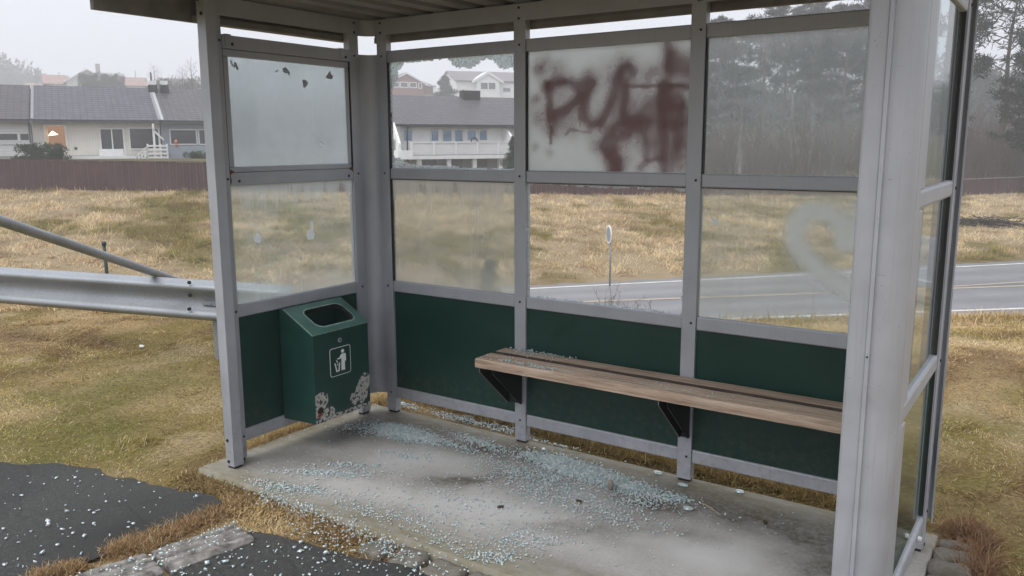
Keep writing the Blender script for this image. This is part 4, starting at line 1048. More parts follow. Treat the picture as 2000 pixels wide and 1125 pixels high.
sg = at(1191, 556, 24.6); zg = ZR
sign = thing('road_sign', 'round road sign seen from behind on a thin pole beside the far bank', 'road sign', (sg[0], sg[1], gz(sg[0], sg[1])), math.radians(20))
zt_ = at(1192, 438, 24.6)[2]-gz(sg[0], sg[1])
p = MB(); p.tube([(0, 0, -.1), (0, 0, zt_-.1)], .028, 10); p.build('pole', GALV, sign)
rr_ = .27
yaw_s = math.radians(-17)
def sd_(px_, pz_, off=0.0): # disc plane turned almost edge on to the viewer
    e = np.array([math.cos(PI/2+.42), math.sin(PI/2+.42)]); nn = np.array([-e[1], e[0]]); return (e[0]*px_+nn[0]*(.045+off), e[1]*px_+nn[1]*(.045+off), zt_-rr_+pz_)
p = MB(); n_ = 28; ring = [(rr_*math.cos(2*PI*i/n_), rr_*math.sin(2*PI*i/n_)) for i in range(n_)]
p.add([sd_(a, b) for a, b in ring]+[sd_(a, b, .02) for a, b in ring], [tuple(range(n_)), tuple(range(n_, 2*n_))]+[(i, (i+1) % n_, n_+(i+1) % n_, n_+i) for i in range(n_)])
p.build('disc', SIGNWHITE, sign)
p = MB(); p.add([sd_(a*.82, b*.82, -.004) for a, b in ring], [tuple(range(n_))]); p.add([sd_(a*.82, b*.82, .024) for a, b in ring], [tuple(range(n_))]); p.build('back_plate', simple('sign_back_grey', (.30, .33, .36), .5, .2), sign)
for zz in (-.1, .1): p = MB(); p.tube([(0, 0, zt_-rr_+zz-.02), (0, 0, zt_-rr_+zz+.02)], [.04, .04], 10); p.build('clamp', GALV, sign)

# ================================================================== brown fence along the top of the bank
FENCEM = simple('brown_fence_paint', (.078, .043, .045), .85, 0, .18, 1.2, 0, .2)
CAPM = simple('fence_cap', (.30, .24, .24), .7)
fence = thing('board_fence', 'long reddish brown vertical board fence along the top of the grassy bank', 'fence', (FENCE[2][0], FENCE[2][1], FENCE[2][2]))
FT = {-420: 311, -150: 312, 0: 312.5, 400: 317.5, 700: 320, 1000: 334, 1340: 345, 1700: 351, 1870: 351, 2000: 346, 2250: 333}
p = MB(); pc_ = MB(); rgf = np.random.default_rng(4)
tops = [at(a, FT[a], D) for a, b, D in FENCE_PX]
for i in range(len(FENCE)-1):
    A, B = FENCE[i], FENCE[i+1]; L = np.linalg.norm((B-A)[:2]); n_ = int(L/.145)
    e = (B-A)[:2]/L; nn = np.array([-e[1], e[0]])
    if np.dot(nn, CAM[:2]-A[:2]) < 0: nn = -nn
    for k in range(n_):
        t0, t1 = k/n_, (k+.93)/n_
        zt = tops[i][2]*(1-t0)+tops[i+1][2]*t0+rgf.uniform(-.012, .012); off = (k % 2)*.022+rgf.uniform(0, .004)
        a = A[:2]+(B-A)[:2]*t0+nn*off; b = A[:2]+(B-A)[:2]*t1+nn*off; zb_ = min(gz(*a), gz(*b))-.1
        c, d = b-nn*.02, a-nn*.02
        p.add([(a[0], a[1], zb_), (b[0], b[1], zb_), (c[0], c[1], zb_), (d[0], d[1], zb_), (a[0], a[1], zt), (b[0], b[1], zt), (c[0], c[1], zt), (d[0], d[1], zt)], [(0, 1, 5, 4), (1, 2, 6, 5), (2, 3, 7, 6), (3, 0, 4, 7), (4, 5, 6, 7)])
    q = [np.array([*(P[:2]+nn*o_), z_+dz]) for P, z_ in ((A, tops[i][2]), (B, tops[i+1][2])) for o_, dz in ((.05, .013), (-.05, .013), (-.05, .045), (.05, .045))]
    pc_.add(q, [(0, 1, 2, 3), (4, 7, 6, 5), (0, 4, 5, 1), (1, 5, 6, 2), (2, 6, 7, 3), (3, 7, 4, 0)], 0 if i < 6 else 1)
wpart(p, 'board_panel', FENCEM, fence, recalc=True)
wpart(pc_, 'top_rail', [FENCEM, CAPM], fence)

# ================================================================== houses
def clad(name, col, horizontal=False, pitch=.14):
    m, n = newmat(name); tc = N(n, 'ShaderNodeTexCoord'); sep = N(n, 'ShaderNodeSeparateXYZ'); n.links.new(tc.outputs['Object'], sep.inputs[0])
    ax = sep.outputs[2 if horizontal else 0]
    fr = math_(n, 'FRACT', math_(n, 'DIVIDE', ax, pitch)); gap = math_(n, 'LESS_THAN', fr, .13)
    f = noise(n, tc.outputs['Object'], 1.4, 5)
    c = ramp(n, f, [(.3, tuple(x*.88 for x in col)), (.7, col)]).outputs[0]
    c = mixc(n, math_(n, 'MULTIPLY', gap, .32), c, tuple(x*.45 for x in col))
    finish(n, c, .75, 0, None, .25); return m
def tiles(name, col, tw=.36, th=.40):
    m, n = newmat(name); tc = N(n, 'ShaderNodeTexCoord'); sep = N(n, 'ShaderNodeSeparateXYZ'); n.links.new(tc.outputs['Object'], sep.inputs[0])
    fx = math_(n, 'FRACT', math_(n, 'DIVIDE', sep.outputs[0], tw)); fy = math_(n, 'FRACT', math_(n, 'DIVIDE', sep.outputs[1], th))
    gx = math_(n, 'LESS_THAN', fx, .22); gy = math_(n, 'LESS_THAN', fy, .28)
    f = noise(n, tc.outputs['Object'], .9, 6); w_ = N(n, 'ShaderNodeTexVoronoi', inp={'Scale': 3.2}); n.links.new(tc.outputs['Object'], w_.inputs['Vector'])
    c = ramp(n, f, [(.3, tuple(x*.78 for x in col)), (.7, tuple(x*1.15 for x in col))]).outputs[0]
    vb = N(n, 'ShaderNodeSeparateColor'); n.links.new(w_.outputs['Color'], vb.inputs[0]); c = mixc(n, ramp(n, vb.outputs[0], [(.2, g3(.0)), (.9, g3(.5))]).outputs[0], c, tuple(x*1.7 for x in col))
    g = math_(n, 'MAXIMUM', gy, math_(n, 'MULTIPLY', gx, .6))
    c = mixc(n, math_(n, 'MULTIPLY', g, .85), c, tuple(x*.22 for x in col))
    finish(n, c, .5, 0, None, .4); return m
ROOFD = tiles('dark_roof_tiles', (.075, .080, .095)); ROOFB = tiles('brown_roof_tiles', (.062, .055, .058)); ROOFG = tiles('grey_roof_tiles', (.080, .077, .085), .36, .36)
CREAM = clad('cream_cladding', (.70, .67, .60)); WHITEC = clad('white_cladding', (.88, .88, .87)); BLUEG = clad('bluegrey_cladding', (.34, .37, .41)); WHITEH = clad('white_horizontal', (.78, .785, .78), True, .16); REDC = clad('red_cladding', (.26, .10, .095)); PALEC = clad('pale_cladding', (.70, .66, .62))
def m_wpane(name, c, rough=.12):
    m, n = newmat(name); f = noise(n, coords(n), .9, 3)
    r = ramp(n, f, [(.35, tuple(x*.7 for x in c)), (.65, tuple(x*1.3 for x in c))]); finish(n, r.outputs[0], rough, 0, None, .6); return m
PANE = m_wpane('dark_window_glass', (.030, .032, .038)); PANEB = m_wpane('blue_window_glass', (.15, .25, .37)); PANEW = m_wpane('warm_window_glass', (.10, .06, .035), .3)
BLACKM = simple('black_metal', (.02, .02, .022), .5); GUT = simple('gutter_grey', (.05, .052, .056), .5); FOUND = simple('foundation_grey', (.34, .335, .32), .85); GREYD = simple('grey_door', (.20, .20, .20), .7)

class Facade:
    """a vertical front given by the pixels/depths of its two ends; local X along it, Y inwards, Z up from its ground"""
    def __init__(s, pa, Da, pb, Db, zg, px0=None):
        A, B = at(pa, 279, Da)[:2], at(pb, 279, Db)[:2]
        s.e = (B-A)/np.linalg.norm(B-A); s.n = np.array([-s.e[1], s.e[0]])
        if np.dot(s.n, CAM[:2]-A) > 0: s.n = -s.n
        s.O = A; s.zg = zg; s.rz = math.atan2(s.e[1], s.e[0]); s.flip = np.dot(s.n, np.array([-s.e[1], s.e[0]])) < 0
        if px0 is not None:
            x, z = s.sz(px0, 250); s.O = s.O+s.e*x
    def sz(s, px, py, back=0.0):
        d = ray(px, py); o = s.O+s.n*back; t = np.dot(o-CAM[:2], s.n)/np.dot(d[:2], s.n); P = CAM+d*t
        return float(np.dot(P[:2]-o, s.e)), float(P[2]-s.zg)
    def thing(s, name, label, cat, group=None):
        return thing(name, label, cat, (s.O[0], s.O[1], s.zg), s.rz, group)
def lbox(parent, name, mat, x0, x1, y0, y1, z0, z1, bev=0.0, label=None):
    p = MB(); p.box(x0, x1, y0, y1, z0, z1); return p.build(name, mat, parent, bev, label)
def window(parent, x0, x1, z0, z1, panemat, framemat=WHITE, fw=.07, mull=(), name='window', y=-.0):
    p = MB(); d0, d1 = y-.06, y+.02
    p.box(x0, x1, d0, d1, z0, z0+fw); p.box(x0, x1, d0, d1, z1-fw, z1); p.box(x0, x0+fw, d0, d1, z0+fw, z1-fw); p.box(x1-fw, x1, d0, d1, z0+fw, z1-fw)
    for m in mull: p.box(x0+(x1-x0)*m-fw*.5, x0+(x1-x0)*m+fw*.5, d0+.004, d1, z0+fw, z1-fw)
    f = p.build(name, framemat, parent)
    lbox(f, 'pane', panemat, x0+fw*.8, x1-fw*.8, y-.022, y-.012, z0+fw*.8, z1-fw*.8); return f
def gable_roof(parent, x0, x1, ze, zr, depth, over, mat, th=.16, yb=None, name='roof'):
    """front slope from the eave (in front of the wall) up to the ridge and down the back; mesh in the slope's own frame so tiles run true"""
    L = math.hypot(depth+over, zr-ze); sl = math.atan2(zr-ze, depth+over)
    p = MB(); p.box(x0, x1, 0, L, -th, 0); o = p.build(name, mat, parent); o.location = (0, -over, ze); o.rotation_euler = (sl, 0, 0)
    p = MB(); p.box(x0, x1, -L, -.01, -th, 0); b = p.build('rear_slope', mat, o)
    # back slope in the front slope's frame
    b.matrix_parent_inverse = Matrix.Identity(4); b.location = (0, L, 0); b.rotation_euler = (PI-2*sl if False else -2*sl, 0, 0)
    for v in b.data.vertices: v.co.y = -v.co.y
    return o
def house_box(parent, x0, x1, depth, z1, zr, mat):
    p = MB(); p.box(x0, x1, 0, depth*2, -1.5, z1)
    p.prism([(0.0, z1), (depth, zr), (2*depth, z1)], 0, x0, x1); return p.build('wall', mat, parent)

# --- the terrace on the left: three houses, one behind the other's roof step
def F1(px): return Facade(0, 47.0, 390, 51.9, .75, px)
def eave_z(): return 1.59+47*49.0/FOC-.75
EZ, RZ, DEP = 2.28, 4.52, 5.2
def terrace(pxl, pxr, wallmat, roofmat, label):
    f = F1(pxl); t = f.thing('terraced_house', label, 'house', 'terraced houses beyond the fence')
    W, _ = f.sz(pxr, 250)
    house_box(t, 0.0, W, DEP, EZ-.12, RZ-.35, wallmat)
    r = gable_roof(t, 0.0+.01, W-.01, EZ, RZ, DEP, .55, roofmat)
    g = MB(); g.box(.02, W-.02, -.66, -.555, -.19, -.05); go = g.build('gutter', GUT, t); go.location = (0, 0, EZ)
    p = MB(); p.box(.0, W, -.05, -.004, -.4, .22); p.build('foundation', FOUND, t)
    return f, t, W, r
f, t, W, r = terrace(-330, 60, WHITEH, ROOFB, 'white garage end of the terrace with a low strip window at far left')
def win(f, t, x0, x1, y0, y1, pm, **k):
    a, zt = f.sz(x0, y0); b, _ = f.sz(x1, y0); _, zb = f.sz((x0+x1)/2, y1); return window(t, min(a, b), max(a, b), zb, zt, pm, **k)
win(f, t, -46, 36, 259, 276, PANE); win(f, t, 36, 58, 259, 276, PANE)
a, _ = f.sz(-60, 280); b, z = f.sz(60, 279.5); lbox(t, 'sill', WHITE, a, b, -.1, -.062, z-.05, z+.03)
lbox(t, 'downpipe', GUT, W-.12, W-.04, -.10, -.03, 0, EZ-.1)
f, t, W, r = terrace(62, 312, CREAM, ROOFD, 'cream terraced house with a lit hanging lamp in its window')
lbox(t, 'barge_board', FOUND, -.02, .16, -.58, -.55, EZ-.3, EZ-.05)
for xx in (.0, W-.1):
    o = MB(); o.box(xx, xx+.16, 0, math.hypot(DEP+.55, RZ-EZ), 0.002, .05); bo = o.build('verge', simple('verge_grey', (.22, .22, .23), .7), r)
# lit window: a glowing sheet stands in for the room's light, with its lamp
x0, zt = f.sz(84, 243); x1, _ = f.sz(128, 243); _, zb = f.sz(106, 290)
wl = window(t, x0, x1, zb, zt, m_wpane('lit_glass', (.05, .03, .02)), mull=())
for ch_ in list(wl.children): bpy.data.objects.remove(ch_, do_unlink=True)
ROOM = simple('warm_room', (.17, .105, .065), .9)
p = MB(); i0, i1 = x0+.06, x1-.06
p.add([(i0, -.006, zb+.06), (i1, -.006, zb+.06), (i1, -.006, zt-.06), (i0, -.006, zt-.06), (i0-.02, -.004, zb+.04), (i1+.02, -.004, zb+.04)], [(0, 1, 2, 3)])
em, en = newmat('glowing_window_glass')
lx, lz = f.sz(103, 262)
e1 = N(en, 'ShaderNodeEmission', inp={'Color': (.20, .105, .055, 1), 'Strength': .8}); oo = N(en, 'ShaderNodeOutputMaterial'); en.links.new(e1.outputs[0], oo.inputs[0])
p.build('lit_pane', em, wl, label='window glass glowing in place of light from the room behind')
lm, ln_ = newmat('lamp_glow'); e2 = N(ln_, 'ShaderNodeEmission', inp={'Color': (1, .80, .50, 1), 'Strength': 2.2}); oo = N(ln_, 'ShaderNodeOutputMaterial'); ln_.links.new(e2.outputs[0], oo.inputs[0])
p = MB(); V = []; nn_ = 14
p.tube([(lx, -.035, lz+.17), (lx, -.035, lz+.10), (lx+.02, -.035, lz-.06)], [.03, .10, .27], nn_); p.build('lamp_shade', lm, wl)
a, _ = f.sz(82, 246); lbox(t, 'curtain', simple('warm_curtain', (.62, .48, .30), .8), x0+.07, x0+.22, -.03, -.008, zb+.07, zt-.07)
dd = win(f, t, 193, 241, 250, 306, PANE, mull=(.5,), name='double_door')
a, zt2 = f.sz(193, 291); b, _ = f.sz(241, 291); _, zb2 = f.sz(217, 306); lbox(t, 'door_panel', WHITE, a, b, -.075, -.062, zb2, zt2)
win(f, t, 250, 310, 249, 292, PANE)
a, z = f.sz(148, 290); p = MB(); p.disc((a, -.004, z), (0, -1, 0), .09, .05, 10); p.build('vent', GUT, t)
a, z = f.sz(118, 306); b, _ = f.sz(262, 306); lbox(t, 'deck_edge', WHITE, a, b, -1.2, -.06, z-.14, z+.02)
# porch steps with white railings at the right end
a, z = f.sz(262, 305); b, zt3 = f.sz(285, 283); c3, _ = f.sz(322, 283)
p = MB()
for k in range(5):
    tt = k/4; p.box(a+(b-a)*tt-.05, a+(b-a)*tt+.05, -1.3, -1.22, z-.6, z+(zt3-z)*tt)
for k in range(4):
    zz = zt3-.06-.23*k; p.prism([(a, z-.1-.23*k), (a, z-.02-.23*k), (b, zz+.04), (b, zz-.04)], 1, -1.34, -1.30); p.box(b, c3, -1.34, -1.30, zz-.05, zz+.05)
for xx in np.linspace(b, c3, 4): p.box(xx-.05, xx+.05, -1.3, -1.2, z-.6, zt3+.06)
p.build('porch_railing', WHITE, t)
p = MB(); p.box(b, c3, -1.2, -.08, z-.3, z-.15)
p.build('porch_floor', FOUND, t)
p = MB()
a, z = f.sz(318, 262); p.box(W-.5, W-.38, -.9, -.8, z-1.4, EZ-.2); p.prism([(W-.5, z+.2), (W-.5, z+.35), (W+.1, z-.3), (W+.1, z-.42)], 1, -.9, -.84); p.build('trellis', WHITE, t)
f, t, W, r = terrace(314, 735, BLUEG, ROOFG, 'blue grey terraced house behind the front left post and the fogged pane')
o = MB(); o.box(0, .16, 0, math.hypot(DEP+.55, RZ-EZ), 0.002, .05); o.build('verge', simple('verge_light', (.36, .37, .38), .7), r)
win(f, t, 330, 384, 252, 283, PANE); win(f, t, 386, 430, 252, 283, PANE); win(f, t, 470, 520, 252, 290, PANE); win(f, t, 560, 640, 255, 292, PANE)
a, z = f.sz(326, 285); b, _ = f.sz(430, 285); lbox(t, 'balcony_front', clad('bluegrey_boards', (.30, .34, .38)), a, b, -1.1, -1.04, z-1.3, z)
p = MB(); q, z = f.sz(340, 277); p.tube([(q, -1.15, z-.28), (q, -1.15, z-.12)], [.06, .08], 8); p.tube([(q, -1.15, z-.12), (q-.02, -1.15, z+.0), (q+.03, -1.15, z+.12)], [.04, .11, .04], 8); p.build('flower_pot', simple('orange_flowers', (.45, .16, .08), .8), t)
# chimneys
def chimney(px0, px1, py0, py1, D, cap=True, pot=True):
    a, b = at(px0, py1, D), at(px1, py1, D); wd = np.linalg.norm((b-a)[:2]); zt = at(px0, py0, D)[2]; zb = a[2]-.8
    return a, b, wd, zt, zb
F_ = F1(62)
def add_chimney(t, f, px0, px1, py_top, py_cap, back, pipe=None):
    a, zt = f.sz(px0, py_top, back); b, _ = f.sz(px1, py_top, back); _, zc = f.sz(px0, py_cap, back)
    o = lbox(t, 'chimney', BLACKM, a, b, back-.35, back+.35, RZ-1.2, zt)
    p = MB(); p.box(a+.08, b-.08, back-.3, back+.3, zt+.002, zt+.07); p.box(a+.03, b-.03, back-.30, back+.30, zt+.07, zc); p.build('chimney_cap', WHITE, o)
    if pipe:
        x, z1 = f.sz(pipe[0], pipe[1], back); p = MB(); p.tube([(x, back, zc), (x, back, z1)], .05, 8); p.build('flue', GUT, o)
T2 = [o for o in bpy.data.objects if o.name.startswith('terraced_house')]
tb = T2[1]; add_chimney(tb, F1(62), 289, 306, 166, 158, 4.6, (294, 141))
tc_ = T2[2]; add_chimney(tc_, F1(314), 312, 328, 166, 158, 4.6, (322, 155))

# --- white house with the long balcony, seen through the smashed pane
f = Facade(770, 53.0, 1003, 57.0, -.35, 783)
t = f.thing('balcony_house', 'white house with a long white balcony and blue windows behind the smashed pane', 'house')
W, _ = f.sz(1000, 250); _, ez = f.sz(783, 240); ez -= .1; _, rz_ = f.sz(790, 186, 5.2)
WX = W+14
house_box(t, 0, WX, 5.2, ez-.1, rz_-.3, WHITEC)
r = gable_roof(t, -.9, WX, ez, rz_, 5.2, .9, ROOFG)
g = MB(); g.box(-.1, WX, -1.04, -.91, -.2, -.04); go = g.build('gutter', BLACKM, t); go.location = (0, 0, ez)
p = MB(); x_, zt = f.sz(787, 244); p.tube([(.12, -.96, ez-.15), (.05, -.96, ez-.45), (.05, -.96, -.6)], .055, 8); p.build('downpipe', BLACKM, t)
for (a, b, y0, y1) in ((786, 806, 251, 277), (840, 857, 253, 277), (862.5, 883, 252.5, 278), (886, 904.5, 252.5, 278), (911, 930.5, 252, 275.5), (934, 952, 252, 275.5)):
    win(f, t, a, b, y0, y1, PANEB, fw=.07)
_, zbt = f.sz(880, 279); _, zbb = f.sz(880, 301); _, zs = f.sz(880, 306)
BAL = clad('balcony_boards', (.72, .72, .72), False, .13)
bx1, _ = f.sz(995, 280)
bf = lbox(t, 'balcony_front', BAL, .02, bx1, -1.5, -1.46, zbb, zbt); lbox(bf, 'handrail', WHITE, 0, bx1+.05, -1.55, -1.42, zbt+.002, zbt+.07)
for xx in np.linspace(.1, bx1-.1, 6): lbox(bf, 'baluster', WHITE, xx-.06, xx+.06, -1.56, -1.502, zbb-.1, zbt)
lbox(t, 'balcony_floor', WHITE, 0, bx1+.1, -1.62, -.02, zs-.12, zs+.12); lbox(t, 'floor_edge', GUT, .0, bx1, -1.6, -1.5, zs+.122, zbb-.02)
for px in (804, 861, 910, 960):
    x, _ = f.sz(px, 315); lbox(t, 'column', WHITE, x-.14, x+.14, -1.4, -1.15, -1.5, zs-.122)
lbox(t, 'basement_wall', FOUND, .05, bx1+2, -.12, -.01, -1.5, zs-.13)
x, _ = f.sz(790, 315); x2, _ = f.sz(812, 315)
for (a, b) in ((816, 850), (868, 902), (918, 950)):
    x0, z1 = f.sz(a, 311); x1, _ = f.sz(b, 311); lbox(t, 'basement_door', GREYD, x0, x1, -.15, -.122, -.6, z1)
p = MB(); p.prism([(-1.95, zs), (-1.95, ez-1.2), (-.9, ez+.1), (0, ez+.1), (0, zs)], 0, -.9, -.75); p.box(-.9, .0, -2.0, -1.85, zs-.1, zs+.45); p.build('side_wall', WHITEC, t)
x, _ = f.sz(972, 250)
p = MB(); p.prism([(-1.95, zs), (-1.95, ez-1.25), (-.6, ez-.2), (0, ez-.2), (0, zs)], 0, x+.3, x+.45); p.build('side_wall', WHITEC, t)
x, z = f.sz(910, 272); p = MB(); p.tube([(x-.25, -1.3, zbt), (x-.18, -1.3, zbt+.25), (x, -1.3, zbt+.35), (x+.18, -1.3, zbt+.25), (x+.25, -1.3, zbt)], .05, 8); p.build('chair_back', BLACKM, t)
add_chimney(t, f, 901, 934, 177, 175, 4.8)

# --- houses up the foggy hill
def far_house(name, label, pxa, Da, pxb, Db, py_eave, py_ridge, wallmat, roofmat, gable=False, wins=(), depth=4.5, base=None, gdorm=None):
    f = Facade(pxa, Da, pxb, Db, 0, pxa); W, ez = f.sz(pxb, py_eave); _, ez = f.sz(pxa, py_eave); _, rz = f.sz((pxa+pxb)/2, py_ridge, 0 if gable else depth)
    zg = ez-5.0; f.zg = zg; ez = 5.0; rz = rz-zg
    t = f.thing(name, label, 'house', 'houses up the foggy hill')
    if not gable:
        house_box(t, 0, W, depth, ez-.1, rz-.2, wallmat); p = MB(); gable_roof(t, -.5, W+.5, ez, rz, depth, .6, roofmat)
    else:
        p = MB(); p.prism([(0, -3), (W, -3), (W, ez), (W/2, rz-.15), (0, ez)], 1, 0, 9); p.build('wall', wallmat, t)
        for sgn in (0, 1):
            xa, xb = (-.6, W/2) if sgn == 0 else (W+.6, W/2); sl = (rz-ez)/(W/2); za = ez-.6*sl
            p = MB(); p.prism([(xa, za), (xb, rz), (xb, rz+.22), (xa, za+.22)], 1, -.5, 9.3); ro = p.build('roof', roofmat, t)
            p = MB(); p.prism([(xa, za-.12), (xb, rz-.12), (xb, rz+.2), (xa, za+.2)], 1, -.56, -.502); p.build('barge_board', WHITE, ro)
    for (a, b, y0, y1) in wins: win(f, t, a, b, y0, y1, PANE, fw=.22)
    if gdorm:
        a, b, ye, yr, yb_ = gdorm; x0, z0 = f.sz(a, ye); x1, _ = f.sz(b, ye); _, z1 = f.sz((a+b)/2, yr)
        p = MB(); p.prism([(x0, -3), (x1, -3), (x1, z0), ((x0+x1)/2, z1), (x0, z0)], 1, -1.2, 2.5); d_ = p.build('front_gable', wallmat, t)
        p = MB(); xm = (x0+x1)/2
        p.prism([(x0-.9, z0-.7), (xm, z1+.0), (x1+.9, z0-.7), (x1+.9, z0-.15), (xm, z1+.6), (x0-.9, z0-.15)], 1, -1.5, 2.6); p.build('gable_roof', WHITE, d_)
        win(f, t, a+6, b-6, ye+3, ye+20, PANE, fw=.25, y=-1.2, mull=(.5,))
    return f, t
OR = tiles('orange_roof', (.34, .20, .16)); GR2 = tiles('grey_brown_roof', (.20, .17, .17))
ff, tt = far_house('hill_house', 'pale house with an orange roof and gable fading into fog above the terrace', 138, 200, 212, 204, 158, 136, PALEC, OR, True, [(186, 200, 158, 168)], depth=6)
lbox(tt, 'wing', PALEC, -4.6, -.1, 2.0, 13, -3, 4.2); gr_ = gable_roof(tt, -5.0, .3, 4.3, 6.8, 5.0, .6, OR); gr_.location.y = 1.4
p = MB(); p.box(6.8, 7.8, 4, 5, 6.5, 9.6); p.build('chimney', FOUND, tt)
far_house('hill_house', 'low pale house with an orange roof right of the dark hedge', 238, 196, 284, 198, 167, 151, PALEC, OR, False, (), depth=6)
far_house('hill_house', 'faint pinkish house low on the foggy hill at left', 52, 215, 106, 217, 174, 163, PALEC, OR, False, (), depth=6)
far_house('hill_house', 'red gabled house with a row of white framed windows', 760, 192, 828, 196, 161, 143.5, REDC, GR2, True, [(765, 780, 159.5, 171), (781, 797.5, 159.5, 171.5), (799, 814, 160, 172), (817, 824, 161, 173)])
far_house('hill_house', 'red side wing sloping down beside the gabled red house', 829, 197, 846, 199, 168, 158, REDC, GR2, False, (), depth=5)
far_house('hill_house', 'pale house with a white trimmed front gable above the balcony house', 893, 186, 1040, 192, 157, 140.5, WHITEC, GR2, False, [(981, 998, 170, 181)], gdorm=(928, 972, 157, 145.5, 190), depth=7)
far_house('hill_house', 'grey hill house mostly hidden by bare trees behind the front left post', 335, 200, 398, 204, 168, 154, PALEC, GR2, False, (), depth=6)
for (px, y0, y1, D) in ((265, 138, 153, 202), (116, 141, 152, 204)):
    a, b = at(px, y1, D), at(px, y0, D); t_ = thing('mast', 'thin mast on the roof ridge right of the hedge' if px > 200 else 'thin mast on the orange roof at far left', 'mast', a, 0, 'roof masts'); p = MB(); p.tube([(0, 0, -2.0), (0, 0, b[2]-a[2])], .07, 6); p.build('pole', GUT, t_)
    p = MB()
    for k in range(3): p.box(-.5+.1*k, .5-.1*k, -.03, .03, b[2]-a[2]-.1-.35*k, b[2]-a[2]-.05-.35*k)
    p.build('antenna', GUT, t_)

# ================================================================== trees
def rot_to(d):
    return Vector(d).to_track_quat('Z', 'Y').to_matrix()
def quads_cloud(cent, size, n, rg, aspect=.28, droop=0.0):
    """n needle tufts: thin quads at random orientations round the given centres"""
    c = cent[rg.integers(0, len(cent), n)]
    return c
def tuft_mesh(name, centres, radii, per, rg, qlen, qwid, col0, col1, flat=.55, upb=.25):
    nC = len(centres); n = nC*per
    ci = np.repeat(np.arange(nC), per)
    d = rg.normal(size=(n, 3)); d /= np.linalg.norm(d, axis=1)[:, None]
    rad = radii[ci]*rg.random(n)**.45
    P = centres[ci]+d*rad[:, None]*np.array([1, 1, flat])
    a = d*.6+rg.normal(size=(n, 3))*.6+np.array([0, 0, upb]); a /= np.linalg.norm(a, axis=1)[:, None]
    b = np.cross(a, rg.normal(size=(n, 3))); b /= np.linalg.norm(b, axis=1)[:, None]+1e-9
    L = qlen*rg.uniform(.6, 1.3, n)[:, None]; Wd = qwid*rg.uniform(.6, 1.3, n)[:, None]
    V = np.stack([P-b*Wd*.5, P+b*Wd*.5, P+a*L+b*Wd*.25, P+a*L-b*Wd*.25], 1).reshape(-1, 3)
    F = np.arange(n*4).reshape(-1, 4)
    k = rg.random(n)*.6+.4*np.repeat(rg.random(nC), per)
    C = np.array(col0)+(np.array(col1)-np.array(col0))*k[:, None]
    return fast_mesh(name, V, F, None, [LEAF], np.repeat(C, 4, 0))
def pine_proto(seed, H, crown_from, spread, dens, dead=True, lean=.02, cone=False):
    rg = np.random.default_rng(seed); p = MB(); n = 9
    trunk = [np.array([0, 0, -.6])]; ang = rg.random()*6.28
    for i in range(1, n+1):
        z = H*i/n; trunk.append(np.array([lean*z*math.cos(ang)+.12*math.sin(z*.6+seed), lean*z*math.sin(ang)+.12*math.cos(z*.5+seed*2), z]))
    r0 = .020*H*(.75 if cone else .85); rad = [r0*(1.25 if i == 0 else (1-.93*i/n)) for i in range(n+1)]
    p.tube(trunk, rad, 9)
    def tp(t):
        x = t*n; i = min(int(x), n-1); return trunk[i]+(trunk[i+1]-trunk[i])*(x-i)
    cents = []; rads = []
    nl = dens
    for k in range(nl):
        t = crown_from+(1-crown_from)*((k+.5*rg.random())/nl)**.85; t = min(t, .985)
        b = tp(t); az = k*2.4+rg.uniform(-.5, .5); rel = (t-crown_from)/(1-crown_from)
        L = spread*((1-rel)*1.0+.10 if cone else (1-rel**2.2)*(.75+.5*rg.random())*(.55+.45*min(1, rel*3))+.25)
        up = (-.15 if cone else rg.uniform(.0, .45)); pts = [b]; d = np.array([math.cos(az), math.sin(az), up])
        for q in range(4):
            d = d+np.array([rg.uniform(-.3, .3), rg.uniform(-.3, .3), rg.uniform(-.22, .25)]); d /= np.linalg.norm(d); pts.append(pts[-1]+d*L/4)
        rb = max(.012, r0*.32*(1-t*.75)); p.tube(pts, [rb, rb*.8, rb*.6, rb*.42, rb*.2], 5, cap=False)
        for q in range(1, 5):
            m_ = 2 if q < 3 else 3
            for s in range(m_):
                e = pts[q]+rg.normal(size=3)*L*.17*np.array([1, 1, .45])
                if q < 4 and not cone: p.tube([pts[q], (pts[q]+e)/2+rg.normal(size=3)*.05, e], [rb*.4, rb*.3, .006], 4, cap=False)
                if q > 1 or cone: cents.append(e); rads.append(L*.17*rg.uniform(.6, 1.2)+.10)
    if dead:
        for k in range(7):
            t = rg.uniform(crown_from*.3, crown_from*1.05); b = tp(t); az = rg.random()*6.28; L = spread*rg.uniform(.3, .8)
            p.tube([b, b+np.array([math.cos(az), math.sin(az), rg.uniform(-.3, .2)])*L*.5, b+np.array([math.cos(az+.2), math.sin(az+.2), rg.uniform(-.5, .3)])*L], [.04, .025, .008], 4, cap=False)
    cents = np.array(cents); rads = np.array(rads)
    crown = tuft_mesh('crown', cents, rads, 54 if not cone else 46, rg, .42 if not cone else .30, .10, (.008, .015, .010), (.030, .042, .024), .42 if not cone else .6)
    return p.mesh('trunk', BARK), crown
PINES = [pine_proto(1, 17, .42, 3.4, 26), pine_proto(2, 15, .30, 3.0, 28, True, .035), pine_proto(3, 19, .55, 3.2, 22), pine_proto(5, 14, .22, 3.1, 32), pine_proto(8, 18, .48, 4.2, 20, True, .03)]
SPRUCE = pine_proto(9, 15, .08, 2.6, 60, False, 0.0, True)
def tree(name, label, proto, x, y, rz=0, sc=1.0, group=None, z=None, cat='tree'):
    t = thing(name, label, cat, (x, y, gz(x, y)-.15 if z is None else z), rz, group); t.scale = (sc, sc, sc)
    for nm, me in zip(('trunk', 'crown'), proto): link(nm, me, t)
    return t
def place(px, D): q = at(px, 279, D); return q[0], q[1]
